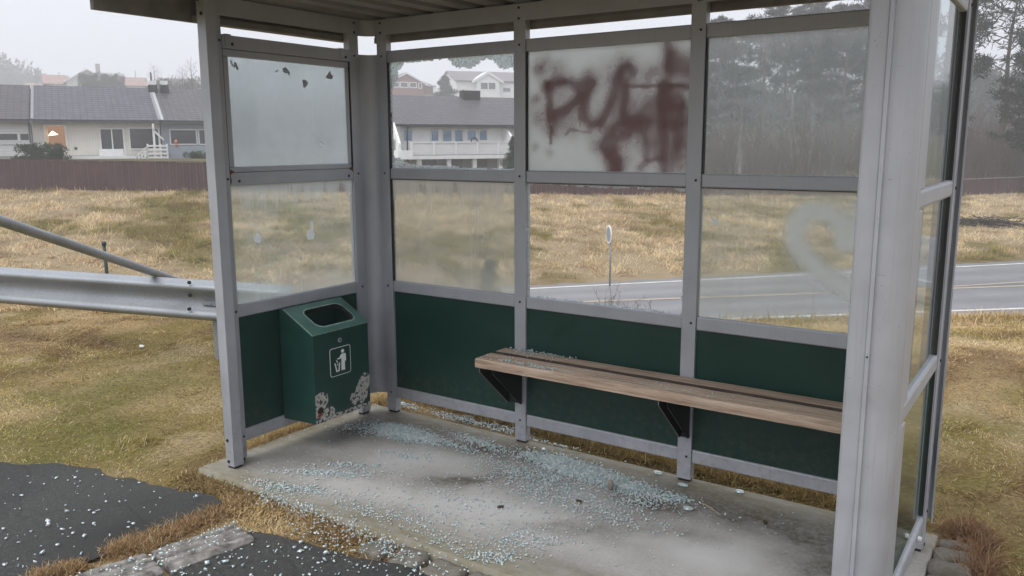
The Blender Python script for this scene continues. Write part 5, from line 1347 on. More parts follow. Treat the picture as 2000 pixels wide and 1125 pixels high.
def hsc(px, D, pytop, H): # scale so that the top reaches this height
    x, y = place(px, D); z = at(px, pytop, D)[2]; return (z-gz(x, y)+.15)/H
PH = [17, 15, 19, 14, 18]
tl = [  # px, depth, py of the top, kind, label
 (1395, 72, 45, 3, 'young pine at the left end of the foggy wood'),
 (1432, 80, 62, 1, 'slim foggy pine left of the tallest crown in the streaked pane'),
 (1485, 70, 6, 4, 'tall pine with its crown in the slit above the streaked pane, left of two'),
 (1528, 82, 40, 0, 'foggy pine between the two tall crowns of the streaked pane'),
 (1572, 72, 0, 2, 'tall pine with its crown in the slit above the streaked pane, right of two'),
 (1612, 84, 30, 1, 'pale foggy pine set back behind the middle of the streaked pane'),
 (1645, 68, 18, 3, 'dense low branched pine at the right of the streaked pane'),
 (1680, 76, -8, 0, 'tall pine rising behind the shelter corner column, left side'),
 (1725, 80, 5, 2, 'pine hidden behind the shelter corner column'),
 (1775, 74, 15, 1, 'pine half hidden behind the shelter corner column, right side'),
 (1948, 58, -70, 4, 'tall leaning pine with bare lower branches at the right edge'),
 (2035, 54, 60, 3, 'dark pine cut off by the right edge of the picture'),
 (2005, 92, 120, 1, 'faint pine far back in the fog at the right edge'),
 (1905, 95, 130, 3, 'faint low pine in the fog left of the tall leaning pine')]
tl = [(a, (b if a in (1948, 2035) else b*1.35), c, d, e) for a, b, c, d, e in tl]
for k, (px, D, pt, kd_, lab) in enumerate(tl):
    x, y = place(px, D); tree('pine_tree', lab, PINES[kd_], x, y, k*1.7, hsc(px, D, pt, PH[kd_]), 'pines in the foggy wood')
x, y = place(1848, 78); tree('spruce_tree', 'pointed spruce seen through the upper pane of the right wall', SPRUCE, x, y, 0, hsc(1848, 78, 62, 15), 'spruces')
x, y = place(1362, 84); tree('spruce_tree', 'narrow spruce at the left edge of the foggy wood', SPRUCE, x, y, 1, hsc(1362, 84, 90, 15), 'spruces')

# bare shrubs and saplings under the wood
def shrub_proto(seed, n, H, R, r=.018, fine=4):
    rg = np.random.default_rng(seed); p = MB()
    for k in range(n):
        az = rg.random()*6.28; b = np.array([rg.normal()*R*.25, rg.normal()*R*.25, -.1]); h = H*rg.uniform(.45, 1.0); d = np.array([math.cos(az)*R*rg.random()*.8, math.sin(az)*R*rg.random()*.8, h])
        m_ = b+d*.5+rg.normal(size=3)*.08; e = b+d+rg.normal(size=3)*.1
        p.tube([b, m_, e], [r, r*.65, r*.2], 4, cap=False)
        for q in range(fine):
            s = m_+(e-m_)*rg.random(); p.tube([s, s+rg.normal(size=3)*np.array([.28, .28, .2])*H*.3+np.array([0, 0, H*.12])], [r*.45, r*.12], 3, cap=False)
    return p.mesh('twigs', TWIG)
SHR = [shrub_proto(20+k, 60, 3.4, 1.7, .022) for k in range(3)]; SHS = [shrub_proto(30+k, 45, 1.4, 1.0, .014) for k in range(2)]
rg = np.random.default_rng(77); k = 0
zones = [(1375, 1700), (1700, 1860), (1868, 2060)]
for (a, b), cnt, lab in zip(zones, (16, 8, 15), ('bare brown shrub in the undergrowth behind the streaked pane', 'bare brown shrub behind the shelter corner column and right wall', 'bare brown shrub in the undergrowth at the right edge of the picture')):
    for i in range(cnt):
        px = a+(b-a)*(i+rg.uniform(.1, .9))/cnt; D = rg.uniform(57, 68); x, y = place(px, D)
        t = thing('bare_shrub', lab, 'shrub', (x, y, gz(x, y)), rg.random()*6.28, 'bare shrubs under the wood: '+lab.split(' ', 3)[3]); s = rg.uniform(.8, 1.5); t.scale = (s*1.15, s*1.15, s*1.05)
        link('twigs', SHR[k % 3], t); k += 1
# leafless birches on the hill
def bare_tree_proto(seed, H):
    rg = np.random.default_rng(seed); p = MB(); p.tube([(0, 0, -.5), (.1, .05, H*.35), (.0, .15, H*.7), (.1, .1, H)], [.16, .12, .07, .02], 7); tw = MB()
    for k in range(34):
        t = .25+.73*k/34; az = k*2.4; b = np.array([.05, .1, H*t]); L = H*.32*(1-t*.75)
        d = np.array([math.cos(az), math.sin(az), .9]); m_ = b+d*L*.5; e = b+d*L+rg.normal(size=3)*.15
        tw.tube([b, m_, e], [.045*(1.1-t), .03*(1.1-t), .008], 4, cap=False)
        for q in range(7):
            s = b+(e-b)*rg.uniform(.25, 1); tw.tube([s, s+(d*.6+rg.normal(size=3)*.5)*L*.35], [.014, .006], 3, cap=False)
    return p.mesh('trunk', BARK), tw.mesh('crown', TWIG)
BT = [bare_tree_proto(41, 9), bare_tree_proto(42, 8)]
for k, (px, D, pt, lab) in enumerate([(310, 120, 131, 'bare tree just right of the two black chimneys'), (365, 120, 136, 'bare tree on the hill close left of the front left post'), (384, 110, 122, 'taller bare tree against the front left post'), (345, 130, 150, 'small bare tree between the chimneys and the front left post'), (84, 190, 148, 'faint bare tree left of the orange roofed house'), (851, 180, 166, 'bare tree between the red house and the conifer')]):
    x, y = place(px, D); tree('bare_tree', lab, BT[k % 2], x, y, k, hsc(px, D, pt, (9, 8)[k % 2]), 'bare trees on the hill')

# rounded conifers and hedges
def bush_proto(seed, cents, rads, per, ql, qw, c0, c1, flat=.9, stems=5):
    rg = np.random.default_rng(seed); p = MB()
    for k in range(stems):
        c = cents[k % len(cents)]; p.tube([(c[0]*.3, c[1]*.3, -.2), (c[0]*.6, c[1]*.6, c[2]*.5), tuple(c)], [.06, .045, .02], 5)
    return p.mesh('stem', BARK), tuft_mesh('foliage', np.array(cents, float), np.array(rads, float), per, rg, ql, qw, c0, c1, flat, .5)
def bushy(name, label, proto, x, y, z, rz=0, sc=(1, 1, 1), group=None, cat='bush'):
    t = thing(name, label, cat, (x, y, z), rz, group); t.scale = sc
    for nm, me in zip(('stem', 'foliage'), proto): link(nm, me, t)
    return t
rg = np.random.default_rng(5)
def lumps(n, rx, ry, rz, z0): return [(rg.uniform(-rx, rx), rg.uniform(-ry, ry), z0+rz*rg.random()**1.0) for _ in range(n)]
HED = bush_proto(51, lumps(46, 1.25, .6, .95, .15), rg.uniform(.18, .32, 46), 170, .11, .035, (.012, .026, .010), (.045, .075, .028))
f = F1(62)
x, y = (f.O+f.e*f.sz(83, 300)[0]-f.n*2.2); bushy('hedge_bush', 'clipped dark green hedge bush under the lamp lit window', HED, x, y, .45, f.rz, (1.0, 1, 1.0), 'garden hedges')
x, y = (f.O+f.e*f.sz(383, 300)[0]-f.n*2.4); bushy('hedge_bush', 'smaller olive hedge bush against the front left post', HED, x, y, .25, f.rz+.5, (.75, .8, .75), 'garden hedges')
CON = bush_proto(52, [(rg.normal()*1.5*(1-z/6.5), rg.normal()*1.5*(1-z/6.5), z) for z in np.linspace(.4, 6, 60)], np.linspace(.8, .3, 60), 130, .22, .08, (.020, .034, .024), (.055, .075, .045), .8)
x, y = place(872, 165); q = at(872, 150, 165)[2]; bushy('conifer', 'broad grey green conifer between the red house and the pale house', CON, x, y, q-6.3*1.3, 0, (2.0, 2.0, 1.3), None, 'conifer')
BIG = bush_proto(53, lumps(70, 3.2, 1.6, 2.2, .8), rg.uniform(.5, 1.0, 70), 150, .22, .08, (.014, .026, .018), (.040, .058, .036))
for px, D, pt, sx, lab in ((190, 165, 143, .72, 'large dark rounded evergreen in front of the orange roofed house'), (230, 165, 144, .62, 'second dark evergreen right beside the large one'), (362, 150, 153, 1.35, 'brownish evergreen clump behind the chimneys next to the front left post')):
    x, y = place(px, D); zt = at(px, pt, D)[2]; bushy('evergreen', lab, BIG, x, y, zt-3.6*sx*1.7, f.rz, (sx, sx, sx*1.7), 'dark evergreens on the hill', 'evergreen')
x, y = place(104, 180); zt = at(104, 163, 180)[2]; bushy('evergreen', 'small dark evergreen at the corner of the orange roofed house', BIG, x, y, zt-3.4, 0, (.35, .4, .9), 'dark evergreens on the hill', 'evergreen')
x, y = place(1003, 50); zt = at(1003, 268, 50)[2]; bushy('garden_conifer', 'dark green garden conifer at the right end of the balcony', CON, x, y, zt-6.2*.42, 0, (.42, .42, .42), None, 'conifer')
# background wood on the left hill: too dense to count
cs = []; 
for k in range(150):
    px = rg.uniform(-500, 150); D = rg.uniform(330, 400); x, y = place(px, D); top = at(px, 185-72*np.exp(-((px+40)/120)**2)*rg.uniform(.75, 1.0), D)[2]; zg_ = gz(x, y)
    for j in range(5): cs.append((x+rg.normal()*1.2, y+rg.normal()*1.2, zg_+(top-zg_)*(.2+.8*rg.random())))
me = tuft_mesh('far_wood', np.array(cs), np.full(len(cs), 5.5), 40, rg, 2.0, .9, (.03, .04, .03), (.06, .07, .05), 1.2)
tag(link('far_wood', me), 'far wood on the hill at left, almost lost in fog', kind='stuff')
cs = []
for k in range(170):
    px = rg.uniform(1370, 2500); D = rg.uniform(125, 190); x, y = place(px, D); zg_ = gz(x, y); hh = rg.uniform(6, 10) if px > 1850 else rg.uniform(5, 9)
    for j in range(9): cs.append((x+rg.normal()*1.0, y+rg.normal()*1.0, zg_+hh*(.1+.9*rg.random())))
me = tuft_mesh('back_wood', np.array(cs), np.full(len(cs), 2.0), 40, rg, .8, .35, (.022, .034, .024), (.050, .06, .04), 1.1)
tag(link('back_wood', me), 'dense wood fading into fog behind the pines', kind='stuff')
# small plants near the road
def weed_proto(seed, n, H, R): return shrub_proto(seed, n, H, R, .006, 3)
JUN = bush_proto(54, [(rg.normal()*.16*(1-z/1.4)+.02, rg.normal()*.16*(1-z/1.4), z) for z in np.linspace(.1, 1.2, 30)], np.full(30, .10), 90, .07, .014, (.030, .050, .022), (.080, .105, .05), 1.0, 2)
x, y = place(955, 15.5); zz = gz(x, y); zt = at(958, 508, 15.5)[2]; s = (zt-zz)/1.3; bushy('sapling', 'small green juniper seen through the hazy lower pane', JUN, x, y, zz, 0, (s*1.0, s*1.0, s), None, 'sapling')
for px, D, pt, R, lab in ((1185, 11.5, 545, .35, 'dry weed stalks seen through the smashed lower pane'), (1262, 11, 572, .3, 'low dry stalks right of the taller weeds in the smashed lower pane')):
    x, y = place(px, D); zz = gz(x, y); zt = at(px, pt, D)[2]; t = thing('dry_weed', lab, 'weed', (x, y, zz), 0, 'dry weeds behind the shelter'); link('twigs', weed_proto(60+px, 12, max(.4, zt-zz), R), t)
x, y = place(1912, 37); t = thing('brush_pile', 'dark pile of twigs lying on the bank at the right edge', 'brush pile', (x, y, gz(x, y)-.1), .3)
rgp = np.random.default_rng(9); p = MB()
for k in range(260):
    c = np.array([rgp.normal()*.75, rgp.normal()*.4, .12+abs(rgp.normal())*.12]); d = rgp.normal(size=3)*np.array([.4, .4, .12]); p.tube([c-d, c+d], [.02, .008], 4, cap=False)
p.build('twigs', simple('dark_twigs', (.035, .03, .022), .95), t)

# ================================================================== grass
def blades(name, P, L, Wd, head, lean, col, curl=.6):
    n = len(P); hd = np.stack([np.cos(head), np.sin(head), np.zeros(n)], 1); pr = np.stack([-np.sin(head), np.cos(head), np.zeros(n)], 1)
    d1 = hd*np.sin(lean)[:, None]+np.array([0, 0, 1])*np.cos(lean)[:, None]
    l2 = np.minimum(lean+curl*RNG.random(n), 1.62); d2 = hd*np.sin(l2)[:, None]+np.array([0, 0, 1])*np.cos(l2)[:, None]
    Pm = P+d1*(L*.5)[:, None]; Pt = Pm+d2*(L*.5)[:, None]; w_ = pr*(Wd*.5)[:, None]
    V = np.stack([P-w_, P+w_, Pm+w_*.8, Pm-w_*.8, Pt], 1).reshape(-1, 3)
    b = np.arange(n)*5; F4 = np.stack([b, b+1, b+2, b+3], 1); F3 = np.stack([b+3, b+2, b+4], 1)
    C = np.repeat(col, 5, 0).reshape(n, 5, 3)*np.array([.75, .75, 1.0, 1.0, 1.1])[None, :, None]
    return link(name, fast_mesh(name, V, F4, F3, [GRASS], C.reshape(-1, 3)))
SLAB_EX = (SX0-.0, 3.21, -1.345, SY1+.012)
def near_pts(n, urange, wrange, power=1.0):
    w_ = wrange[0]+(wrange[1]-wrange[0])*RNG.random(n)**power; u_ = RNG.uniform(-.72, .72, n)*(w_+1.0)*1.0
    return xy(u_, w_)
def keep_lawn(x, y):
    k = ~((x > SLAB_EX[0]) & (x < 3.215) & (y > -1.20) & (y < SLAB_EX[3]))
    k &= ~((x > 1.10) & (x < 3.25) & (y > -1.345) & (y < -1.1)); k &= ~((x > 3.05) & (x < 3.215) & (y > -.75) & (y < .06))
    jx, jy = (fnoise(x, y, 9, 501)-.5)*.16+RNG.normal(size=np.shape(x))*.028, (fnoise(x, y, 9, 502)-.5)*.16+RNG.normal(size=np.shape(x))*.028
    k &= ~in_poly(x+jx, y+jy, ASPH_PATH); k &= ~in_poly(x+jx, y+jy, ASPH_BAY)
    # kerb stones and the worn track at the right stay free
    t = (x-KA[0])*kd[0]+(y-KA[1])*kd[1]; s = -(x-KA[0])*kd[1]+(y-KA[1])*kd[0]
    k &= ~((t > -.02) & (t < 1.3) & (abs(s) < .075))
    return k
def track(x, y):  # bare dark wheel track crossing the lawn at the right
    q = [onplane(a, b, 2, -.05)[:2] for a, b in ((1700, 770), (1840, 800), (1920, 832), (2000, 850), (2300, 890))]; dm = np.full(np.shape(x), 9.0)
    for i in range(len(q)-1):
        ax, ay = q[i]; bx, by = q[i+1]; l2 = (bx-ax)**2+(by-ay)**2
        t = np.clip(((x-ax)*(bx-ax)+(y-ay)*(by-ay))/l2, 0, 1); dm = np.minimum(dm, np.hypot(x-ax-t*(bx-ax), y-ay-t*(by-ay)))
    return dm
x, y = near_pts(760000, None, (2.2, 9.6), .8)
u_, w_ = uw(x, y); k = keep_lawn(x, y) & (RNG.random(len(x)) < .55+.7*sstep(.34, .6, fnoise(x, y, 5.5, 651, 3))) & ((track(x, y) > .07+.10*RNG.random(len(x))) | (RNG.random(len(x)) < .06))
# bare soil patches by the path edge
for (a, b, rx_, ry_) in ((550*0+205, 920, .14, .05), (330, 862, .12, .035), (290, 890, .12, .04), (395, 975, .12, .05)):
    c = onplane(a, b, 2, -.05); k &= ~((((x-c[0])/rx_)**2+((y-c[1])/ry_)**2 < 1) & (RNG.random(len(x)) < .8))
x, y, w_ = x[k], y[k], w_[k]; n = len(x); z = ground_z(x, y)
big = fnoise(x, y, 3.2, 601, 3)
col = turf_color(x, y, w_)*(.82+1.05*RNG.random(n))[:, None]
j = RNG.random(n)[:, None]; col = np.where(j < .22, PALE*(.85+.55*RNG.random((n, 1))), col); col = np.where(j > .90, BROWN*(.6+.7*RNG.random((n, 1))), col)
hd = fnoise(x, y, 1.1, 611, 2)*12+RNG.normal(size=n)*.9
L = (.014+.024*RNG.random(n)**2+.060*sstep(.60, .8, big)*RNG.random(n))*(.8+.07*w_)
blades('grass', np.stack([x, y, z-.004], 1), L, (.0022+.0022*RNG.random(n))*(.7+.12*w_), hd, np.clip(RNG.normal(1.22, .25, n), .3, 1.54), col)
tag(bpy.data.objects['grass'], 'short dry yellow and olive lawn around the shelter', kind='stuff')
# long dead grass hugging the slab, the kerb and the rails
def edge_tufts(pxs, z, n, spread, Lr, name, label, cols):
    q = np.array([onplane(a, b, 2, z)[:2] for a, b in pxs]); seg = np.linalg.norm(np.diff(q, axis=0), axis=1); cum = np.concatenate([[0], np.cumsum(seg)])
    s = RNG.random(n)*cum[-1]; i = np.clip(np.searchsorted(cum, s)-1, 0, len(seg)-1); t = (s-cum[i])/seg[i]; P = q[i]+(q[i+1]-q[i])*t[:, None]+RNG.normal(size=(n, 2))*spread*(.4+.9*fnoise(s, s*0, 3, 7))[:, None]
    x, y = P[:, 0], P[:, 1]; k = ~((x > SX0+.035) & (x < SX1) & (y > SY0+.035) & (y < SY1-.0)); x, y = x[k], y[k]; n = len(x)
    k = RNG.random(n); col = np.where(k[:, None] < .5, cols[0], np.where(k[:, None] < .85, cols[1], cols[2]))*(.65+.7*RNG.random((n, 1)))
    zz = np.where((x > SX0) & (x < 3.2) & (y > -1.4) & (y < .1), -.04, np.maximum(ground_z(x, y), -.02)); o = blades(name, np.stack([x, y, zz-.0], 1), Lr[0]+(Lr[1]-Lr[0])*RNG.random(n)**1.5, .0024+.0022*RNG.random(n), RNG.random(n)*6.283, np.clip(RNG.normal(1.08, .35, n), .1, 1.5), col)
    return tag(o, label, kind='stuff')
DC = [np.array([.40, .28, .15]), np.array([.27, .165, .085]), np.array([.52, .41, .26])]
edge_tufts([(508, 962), (560, 985), (640, 1022), (710, 1055), (775, 1082)], -.03, 9000, .062, (.015, .05), 'dead_grass', 'dead brown grass along the front edge of the slab mixed with glass', DC)
edge_tufts([(500, 958), (450, 985), (400, 1012), (345, 1035), (300, 1050), (262, 1066), (240, 1080)], -.02, 9000, .05, (.012, .05), 'dead_grass', 'tufts of dead grass between the asphalt path and the kerb stones', DC)
edge_tufts([(380, 932), (420, 944), (470, 952), (520, 968)], -.02, 5200, .05, (.012, .055), 'dead_grass', 'dead grass creeping over the front left corner of the slab', [np.array([.36, .27, .13]), np.array([.22, .15, .07]), np.array([.48, .38, .22])])
edge_tufts([(390, 928), (440, 908), (478, 893)], -.02, 3000, .035, (.015, .06), 'dead_grass', 'dry grass along the left end of the slab outside the front left post', [np.array([.40, .31, .14]), np.array([.27, .20, .08]), np.array([.50, .40, .23])])
edge_tufts([(255, 1064), (225, 1078)], -.02, 1800, .03, (.02, .055), 'dead_grass', 'rounded tuft of dead grass at the kerb end', DC)
edge_tufts([(150, 1108), (95, 1122), (60, 1135)], -.02, 2200, .03, (.02, .055), 'dead_grass', 'low tuft of dead grass at the bottom left edge', DC)
edge_tufts([(775, 770), (1000, 826), (1330, 912), (1650, 985), (1800, 1025)], -.03, 16000, .05, (.04, .11), 'dead_grass', 'yellow grass growing under the rails behind the slab', [np.array([.50, .36, .16]), np.array([.36, .28, .09]), np.array([.58, .45, .26])])
edge_tufts([(480, 893), (560, 850), (700, 805), (760, 785)], -.03, 9000, .05, (.03, .09), 'dead_grass', 'dry grass growing under the left wall', [np.array([.46, .32, .15]), np.array([.32, .24, .09]), np.array([.55, .43, .26])])
edge_tufts([(1890, 1050), (1895, 1100), (1900, 1160)], -.05, 5000, .05, (.05, .13), 'dead_grass', 'reddish dead grass right of the setts', [np.array([.30, .19, .11]), np.array([.22, .12, .07]), np.array([.38, .29, .17])])
# the slope behind the shelter and the bank across the road
def field(name, n, wr, label, Lr, wd, colf, tilt=.92, tuft=.9):
    w_ = RNG.uniform(wr[0], wr[1], n); u_ = RNG.uniform(-.74, .74, n)*(w_+2); x, y = xy(u_, w_)
    if name == 'bank_grass':
        t = RNG.random(n); w_ = (wf(u_)+.45)*(1-t)+(wF(u_)-.05)*t; x, y = xy(u_, w_)
    else:
        k = (w_ < wn(u_)-.55-.4*RNG.random(n)); x, y, u_, w_ = x[k], y[k], u_[k], w_[k]
    n = len(x); dn = fnoise(x, y, 1.1, 701, 3); k = RNG.random(n) < .16+1.2*sstep(.38, .62, dn); x, y, w_ = x[k], y[k], w_[k]; n = len(x)
    z = ground_z(x, y); hd = fnoise(x, y, .8, 711, 3)*16+RNG.normal(size=n)*.55
    cl = colf(x, y)*(.6+.8*RNG.random(n))[:, None]
    o = blades(name, np.stack([x, y, z-.02], 1), Lr[0]+(Lr[1]-Lr[0])*RNG.random(n)**1.4*(.4+1.1*fnoise(x, y, .7, 731)), wd*(.6+.8*RNG.random(n)), hd, np.clip(RNG.normal(tilt, .3, n), .05, 1.5), cl, tuft)
    return tag(o, label, kind='stuff')
field('slope_grass', 120000, (8.0, 21), 'dry tan grass on the slope between the lawn and the road', (.08, .26), .009, lambda x, y: bank_color(x, y)*1.15+np.array([.03, .0, .0]))
field('bank_grass', 330000, (20, 52), 'long straw coloured grass matted over the far bank', (.12, .40), .020, lambda x, y: bank_color(x, y)*1.25)

# ================================================================== broken glass
def shards(name, P, S, label, col=None):
    """small chunky fragments: one squashed eight-cornered lump each"""
    n = len(P); cube = np.array([[-1, -1, -1], [1, -1, -1], [1, 1, -1], [-1, 1, -1], [-1, -1, 1], [1, -1, 1], [1, 1, 1], [-1, 1, 1]])*.5
    q = RNG.normal(size=(n, 4)); q /= np.linalg.norm(q, axis=1)[:, None]; q0, q1, q2, q3 = q.T
    R = np.stack([1-2*(q2*q2+q3*q3), 2*(q1*q2-q0*q3), 2*(q1*q3+q0*q2), 2*(q1*q2+q0*q3), 1-2*(q1*q1+q3*q3), 2*(q2*q3-q0*q1), 2*(q1*q3-q0*q2), 2*(q2*q3+q0*q1), 1-2*(q1*q1+q2*q2)], 1).reshape(n, 3, 3)
    v = cube[None]+RNG.uniform(-.22, .22, (n, 8, 3)); v = v*np.stack([S*RNG.uniform(.7, 1.7, n), S*RNG.uniform(.6, 1.2, n), S*RNG.uniform(.3, .65, n)], 1)[:, None, :]
    flat = RNG.random(n) < .5
    Rz = R.copy(); a = RNG.random(n)*6.28; Rz[:] = 0; Rz[:, 0, 0] = np.cos(a); Rz[:, 0, 1] = -np.sin(a); Rz[:, 1, 0] = np.sin(a); Rz[:, 1, 1] = np.cos(a); Rz[:, 2, 2] = 1
    R = np.where(flat[:, None, None], Rz, R)
    V = np.einsum('nij,nkj->nki', R, v); V[:, :, 2] -= V[:, :, 2].min(1)[:, None]; V += P[:, None, :]
    fc = np.array([(3, 2, 1, 0), (4, 5, 6, 7), (0, 1, 5, 4), (1, 2, 6, 5), (2, 3, 7, 6), (3, 0, 4, 7)])
    F = (np.arange(n)*8)[:, None, None]+fc[None]
    return tag(link(name, fast_mesh(name, V.reshape(-1, 3), F.reshape(-1, 4), None, [SHARD])), label, kind='stuff')
def pile(px, py, n, sx, sy, ang=0.0, hgt=.0, z=.0, ss=(.0030, .0070)):
    c = onplane(px, py, 2, z)[:2]; g = RNG.normal(size=(n, 2)); r2 = (g**2).sum(1); ca, sa = math.cos(ang), math.sin(ang)
    a, b = g[:, 0]*sx, g[:, 1]*sy; x, y = c[0]+a*ca-b*sa, c[1]+a*sa+b*ca
    zz = z+hgt*np.exp(-r2*.7)*RNG.random(n); return np.stack([x, y, zz], 1), RNG.uniform(ss[0], ss[1], n)
PS = []
for a in [(790, 848, 4600, .10, .040, -.05, .022), (850, 860, 700, .20, .026, -.12, .008), (940, 868, 600, .14, .028, -.15, .006), (740, 840, 300, .10, .05, .3, .004),
          (1110, 913, 6500, .12, .042, -.12, .030), (1175, 934, 3200, .13, .042, -.2, .022), (1040, 930, 700, .14, .05, 0, .010), (1250, 955, 600, .07, .03, -.2, .012), (1320, 975, 260, .045, .025, 0, .010), (1245, 985, 160, .06, .025, .3, .006),
          (1080, 965, 650, .20, .07, 0, .0), (1160, 990, 260, .2, .06, 0, .0), (1170, 1010, 120, .12, .05, .2, 0),
          (560, 955, 500, .14, .03, .35, .004), (640, 925, 420, .14, .025, .5, .0), (690, 910, 200, .1, .02, .5, 0), (790, 890, 140, .10, .03, .2, 0), (720, 840, 160, .13, .06, .4, 0),
          (960, 1090, 230, .07, .03, .6, .0), (1000, 1060, 170, .1, .04, .5, .0), (1050, 1045, 150, .13, .04, .2, 0), (920, 985, 160, .22, .06, .2, 0), (830, 1010, 160, .15, .05, .2, 0), (720, 1000, 160, .12, .04, 0, 0), (850, 1050, 160, .12, .03, -.2, 0),
          (1000, 960, 300, .55, .20, 0, 0), (760, 960, 160, .4, .2, .2, 0), (1300, 985, 120, .3, .12, 0, 0), (760, 795, 90, .07, .02, 0, 0), (1270, 970, 150, .12, .05, 0, 0)]:
    PS.append(pile(*a))
P = np.concatenate([a for a, _ in PS]); S = np.concatenate([b for _, b in PS])
k = (P[:, 0] > SX0+.03) & (P[:, 0] < 2.95) & (P[:, 1] > SY0+.01) & (P[:, 1] < SY1-.01); P[:, 2] += .002
shards('glass_fragments', P[k], S[k], 'pale turquoise heaps and crumbs of safety glass on the concrete floor')
PS = []
for a in [(920, 825, 160, .13, .02, -.05, .015), (985, 838, 120, .1, .02, -.1, .015), (880, 815, 120, .12, .02, -.1, .01), (1150, 890, 60, .3, .015, -.03, .01), (1100, 875, 80, .12, .015, 0, .01), (790, 792, 120, .06, .02, 0, .01), (560, 850, 30, .2, .02, 1.3, .01), (1050, 862, 60, .1, .015, 0, 0)]:
    q, s = pile(*a); q[:, 2] += -.02; PS.append((q, s*1.15))
P = np.concatenate([a for a, _ in PS]); S = np.concatenate([b for _, b in PS]); k = P[:, 1] > SY1+.005
P2 = P[k]; P2[:, 2] = np.maximum(P2[:, 2], -.03)+.02; shards('glass_fragments', P2, S[k], 'white bits of glass lying in the grass behind the slab')
PS = [pile(1060, 688, 330, .12, .022, -.02, .010, .518, (.004, .009)), pile(1100, 693, 120, .08, .02, 0, .006, .518, (.004, .009)), pile(1010, 708, 60, .08, .03, 0, 0, .518, (.003, .008)), pile(1040, 716, 110, .10, .022, -.05, .002, .518, (.003, .008)), pile(1020, 690, 60, .08, .03, 0, 0, .518), pile(1250, 745, 60, .3, .04, -.02, 0, .518, (.002, .005)), pile(1320, 760, 60, .2, .03, 0, 0, .518, (.002, .005))]
P = np.concatenate([a for a, _ in PS]); S = np.concatenate([b for _, b in PS]); k = (P[:, 0] > .955) & (P[:, 1] > -.278) & (P[:, 1] < -.01) & ~((P[:, 1] > -.144) & (P[:, 1] < -.128)); shards('glass_fragments', P[k], S[k], 'crumbs of glass lying on the left end of the bench planks')
# asphalt, kerb, dead grass
n = 1500; px = RNG.uniform(-60, 1000, n); py = RNG.uniform(915, 1180, n); P = np.array([onplane(a, b, 2, -.010) for a, b in zip(px, py)])
ip = in_poly(P[:, 0], P[:, 1], ASPH_PATH); ib = in_poly(P[:, 0], P[:, 1], ASPH_BAY); kk = (ip & (RNG.random(n) < .16+.3*fnoise(P[:, 0], P[:, 1], 2, 9))) | (ib & (RNG.random(n) < .7))
shards('glass_fragments', P[kk], (.0035+.0095*RNG.random(kk.sum())**2), 'scattered white specks of glass on the dark asphalt')
PS = [pile(600, 990, 260, .10, .04, -.35, .01, -.0), pile(540, 970, 200, .08, .04, 0, .01), pile(690, 1035, 150, .12, .04, -.3, .01), pile(760, 1070, 150, .08, .03, -.3, .01), pile(640, 1060, 90, .16, .05, -.2, 0), pile(850, 1060, 120, .15, .012, -.02, .005)]
P = np.concatenate([a for a, _ in PS]); S = np.concatenate([b for _, b in PS]); k = P[:, 1] < SY0; P2 = P[k]; P2[:, 2] = RNG.uniform(-.015, .02, k.sum()); shards('glass_fragments', P2, S[k], 'glass crumbs caught in the dead grass along the slab front')
t_ = RNG.random(300)*1.25; s_ = RNG.uniform(-.075, .075, 300); P = np.stack([KA[0]+kd[0]*t_-kd[1]*s_, KA[1]+kd[1]*t_+kd[0]*s_, np.full(300, .017)], 1); shards('glass_fragments', P, RNG.uniform(.003, .008, 300), 'tiny glass crumbs sprinkled over the kerb stones')
x_ = RNG.uniform(1.12, 2.3, 130); y_ = RNG.uniform(-1.35, -1.19, 130); shards('glass_fragments', np.stack([x_, y_, np.full(130, .001)], 1), RNG.uniform(.003, .008, 130), 'glass crumbs between and on the front setts')

# a few loose things
def pebble(name, label, px, py, z, sx, sy, sz, mat, seed, cat, rz=0.0):
    bm = bmesh.new(); bmesh.ops.create_icosphere(bm, subdivisions=3, radius=1.0)
    for v in bm.verts:
        d = 1+.45*(fnoise(v.co.x+seed, v.co.y+v.co.z, 1.3, seed, 3)-.5); v.co = Vector((v.co.x*sx*d, v.co.y*sy*d, v.co.z*sz*d))
    zmin = min(v.co.z for v in bm.verts)
    for v in bm.verts: v.co.z -= zmin
    me = bpy.data.meshes.new(name); bm.to_mesh(me); bm.free(); me.materials.append(mat); o = link(name, me); q = onplane(px, py, 2, z); o.location = (q[0], q[1], z); o.rotation_euler = (0, 0, rz); return tag(o, label, cat)
pebble('stone', 'small brown pointed stone sitting in the large heap of glass', 1192, 958, .004, .016, .013, .026, simple('brown_stone', (.22, .20, .175), .9, 0, .3, 40), 3, 'stone')
pebble('stone', 'flat brown stone in the grass behind the slab', 912, 822, -.02, .05, .03, .018, simple('flat_stone', (.22, .19, .15), .9, 0, .3, 40), 5, 'stone')
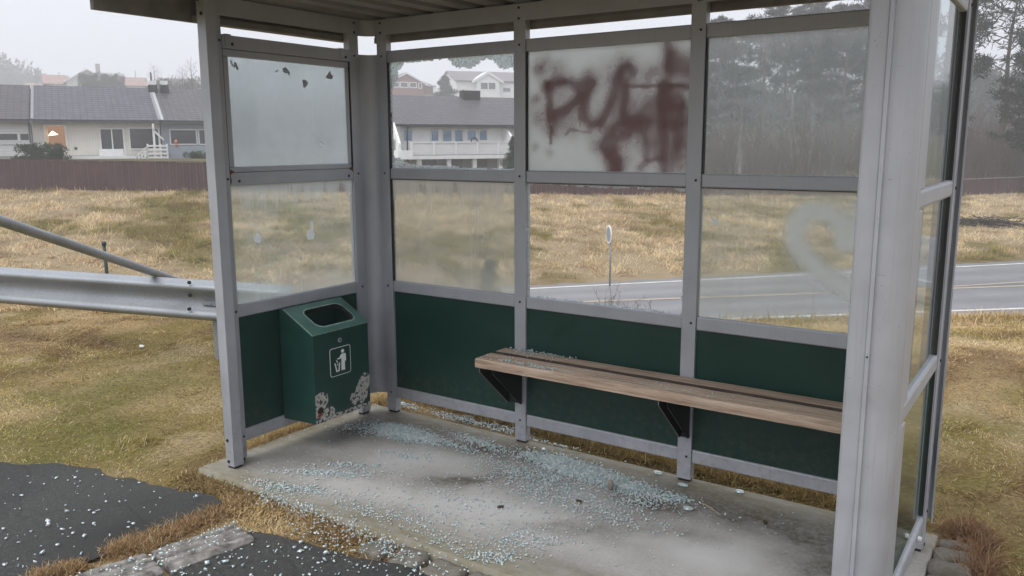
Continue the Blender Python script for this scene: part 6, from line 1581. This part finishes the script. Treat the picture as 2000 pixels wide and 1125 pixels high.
for k, (px, py, sx, sy, lab) in enumerate([(1285, 926, .022, .014, 'white flat lump of glass left of the second bench bracket post'), (1445, 963, .020, .014, 'single white lump of glass alone on the floor under the bench'), (1334, 950, .026, .012, 'thin clear piece of glass at the foot of the bench bracket post'), (1344, 996, .022, .016, 'greenish clump of glass in front of the bench bracket post'), (1062, 880, .014, .010, 'small bright lump of glass right of the first back post')]):
    q = pebble('glass_lump', lab, px, py, .003, sx, sy, .008, SHARD, 10+k, 'glass lump')
q0 = onplane(1365, 980, 2, .006); q1 = onplane(1408, 1008, 2, .004); tw = thing('twig', 'pale dry twig lying on the dark stain under the bench', 'twig', q0); p = MB(); dq = q1-q0; p.tube([(0, 0, 0), dq*.5+(0.004, .006, .004), dq], [.003, .0026, .001], 5); p.tube([dq*.35, dq*.7+(.03, -.012, .004)], [.002, .001], 5); p.build('stem', simple('dry_twig', (.36, .31, .23), .9), tw)
lf = [(300, 575, 960), (1585, 1022), (975, 1000), (912, 1010)]
LEAFM = simple('dead_leaf', (.06, .04, .025), .9)
for px, py, lab in ((1494, 1022, 'dark curled leaf on the stained floor right of the bench bracket'), (978, 992, 'tiny dark leaf on the pale floor in front of the glass heap'), (1131, 981, 'small black scrap among the scattered crumbs')):
    pebble('dead_leaf', lab, px, py, .003, .016, .009, .006, LEAFM, px % 97, 'leaf', px)
q = onplane(277, 679, 2, -.03); pebble('paper_scrap', 'white scrap of litter on the lawn below the guard rail', 277, 679, -.03, .03, .015, .012, WHITE, 4, 'litter')

# ================================================================== haze: the foggy air, one closed box round everything
hz = MB(); hz.box(-330, 330, -80, 470, -20.0, 75.0)
hm, hn = newmat('fog'); pv = N(hn, 'ShaderNodeVolumePrincipled', inp={'Color': (.93, .94, .96, 1), 'Density': HAZE_D, 'Anisotropy': .2}); ho = N(hn, 'ShaderNodeOutputMaterial'); hn.links.new(pv.outputs[0], ho.inputs['Volume'])
h = hz.build('haze', hm); tag(h, 'thin grey fog filling the air', kind='stuff')
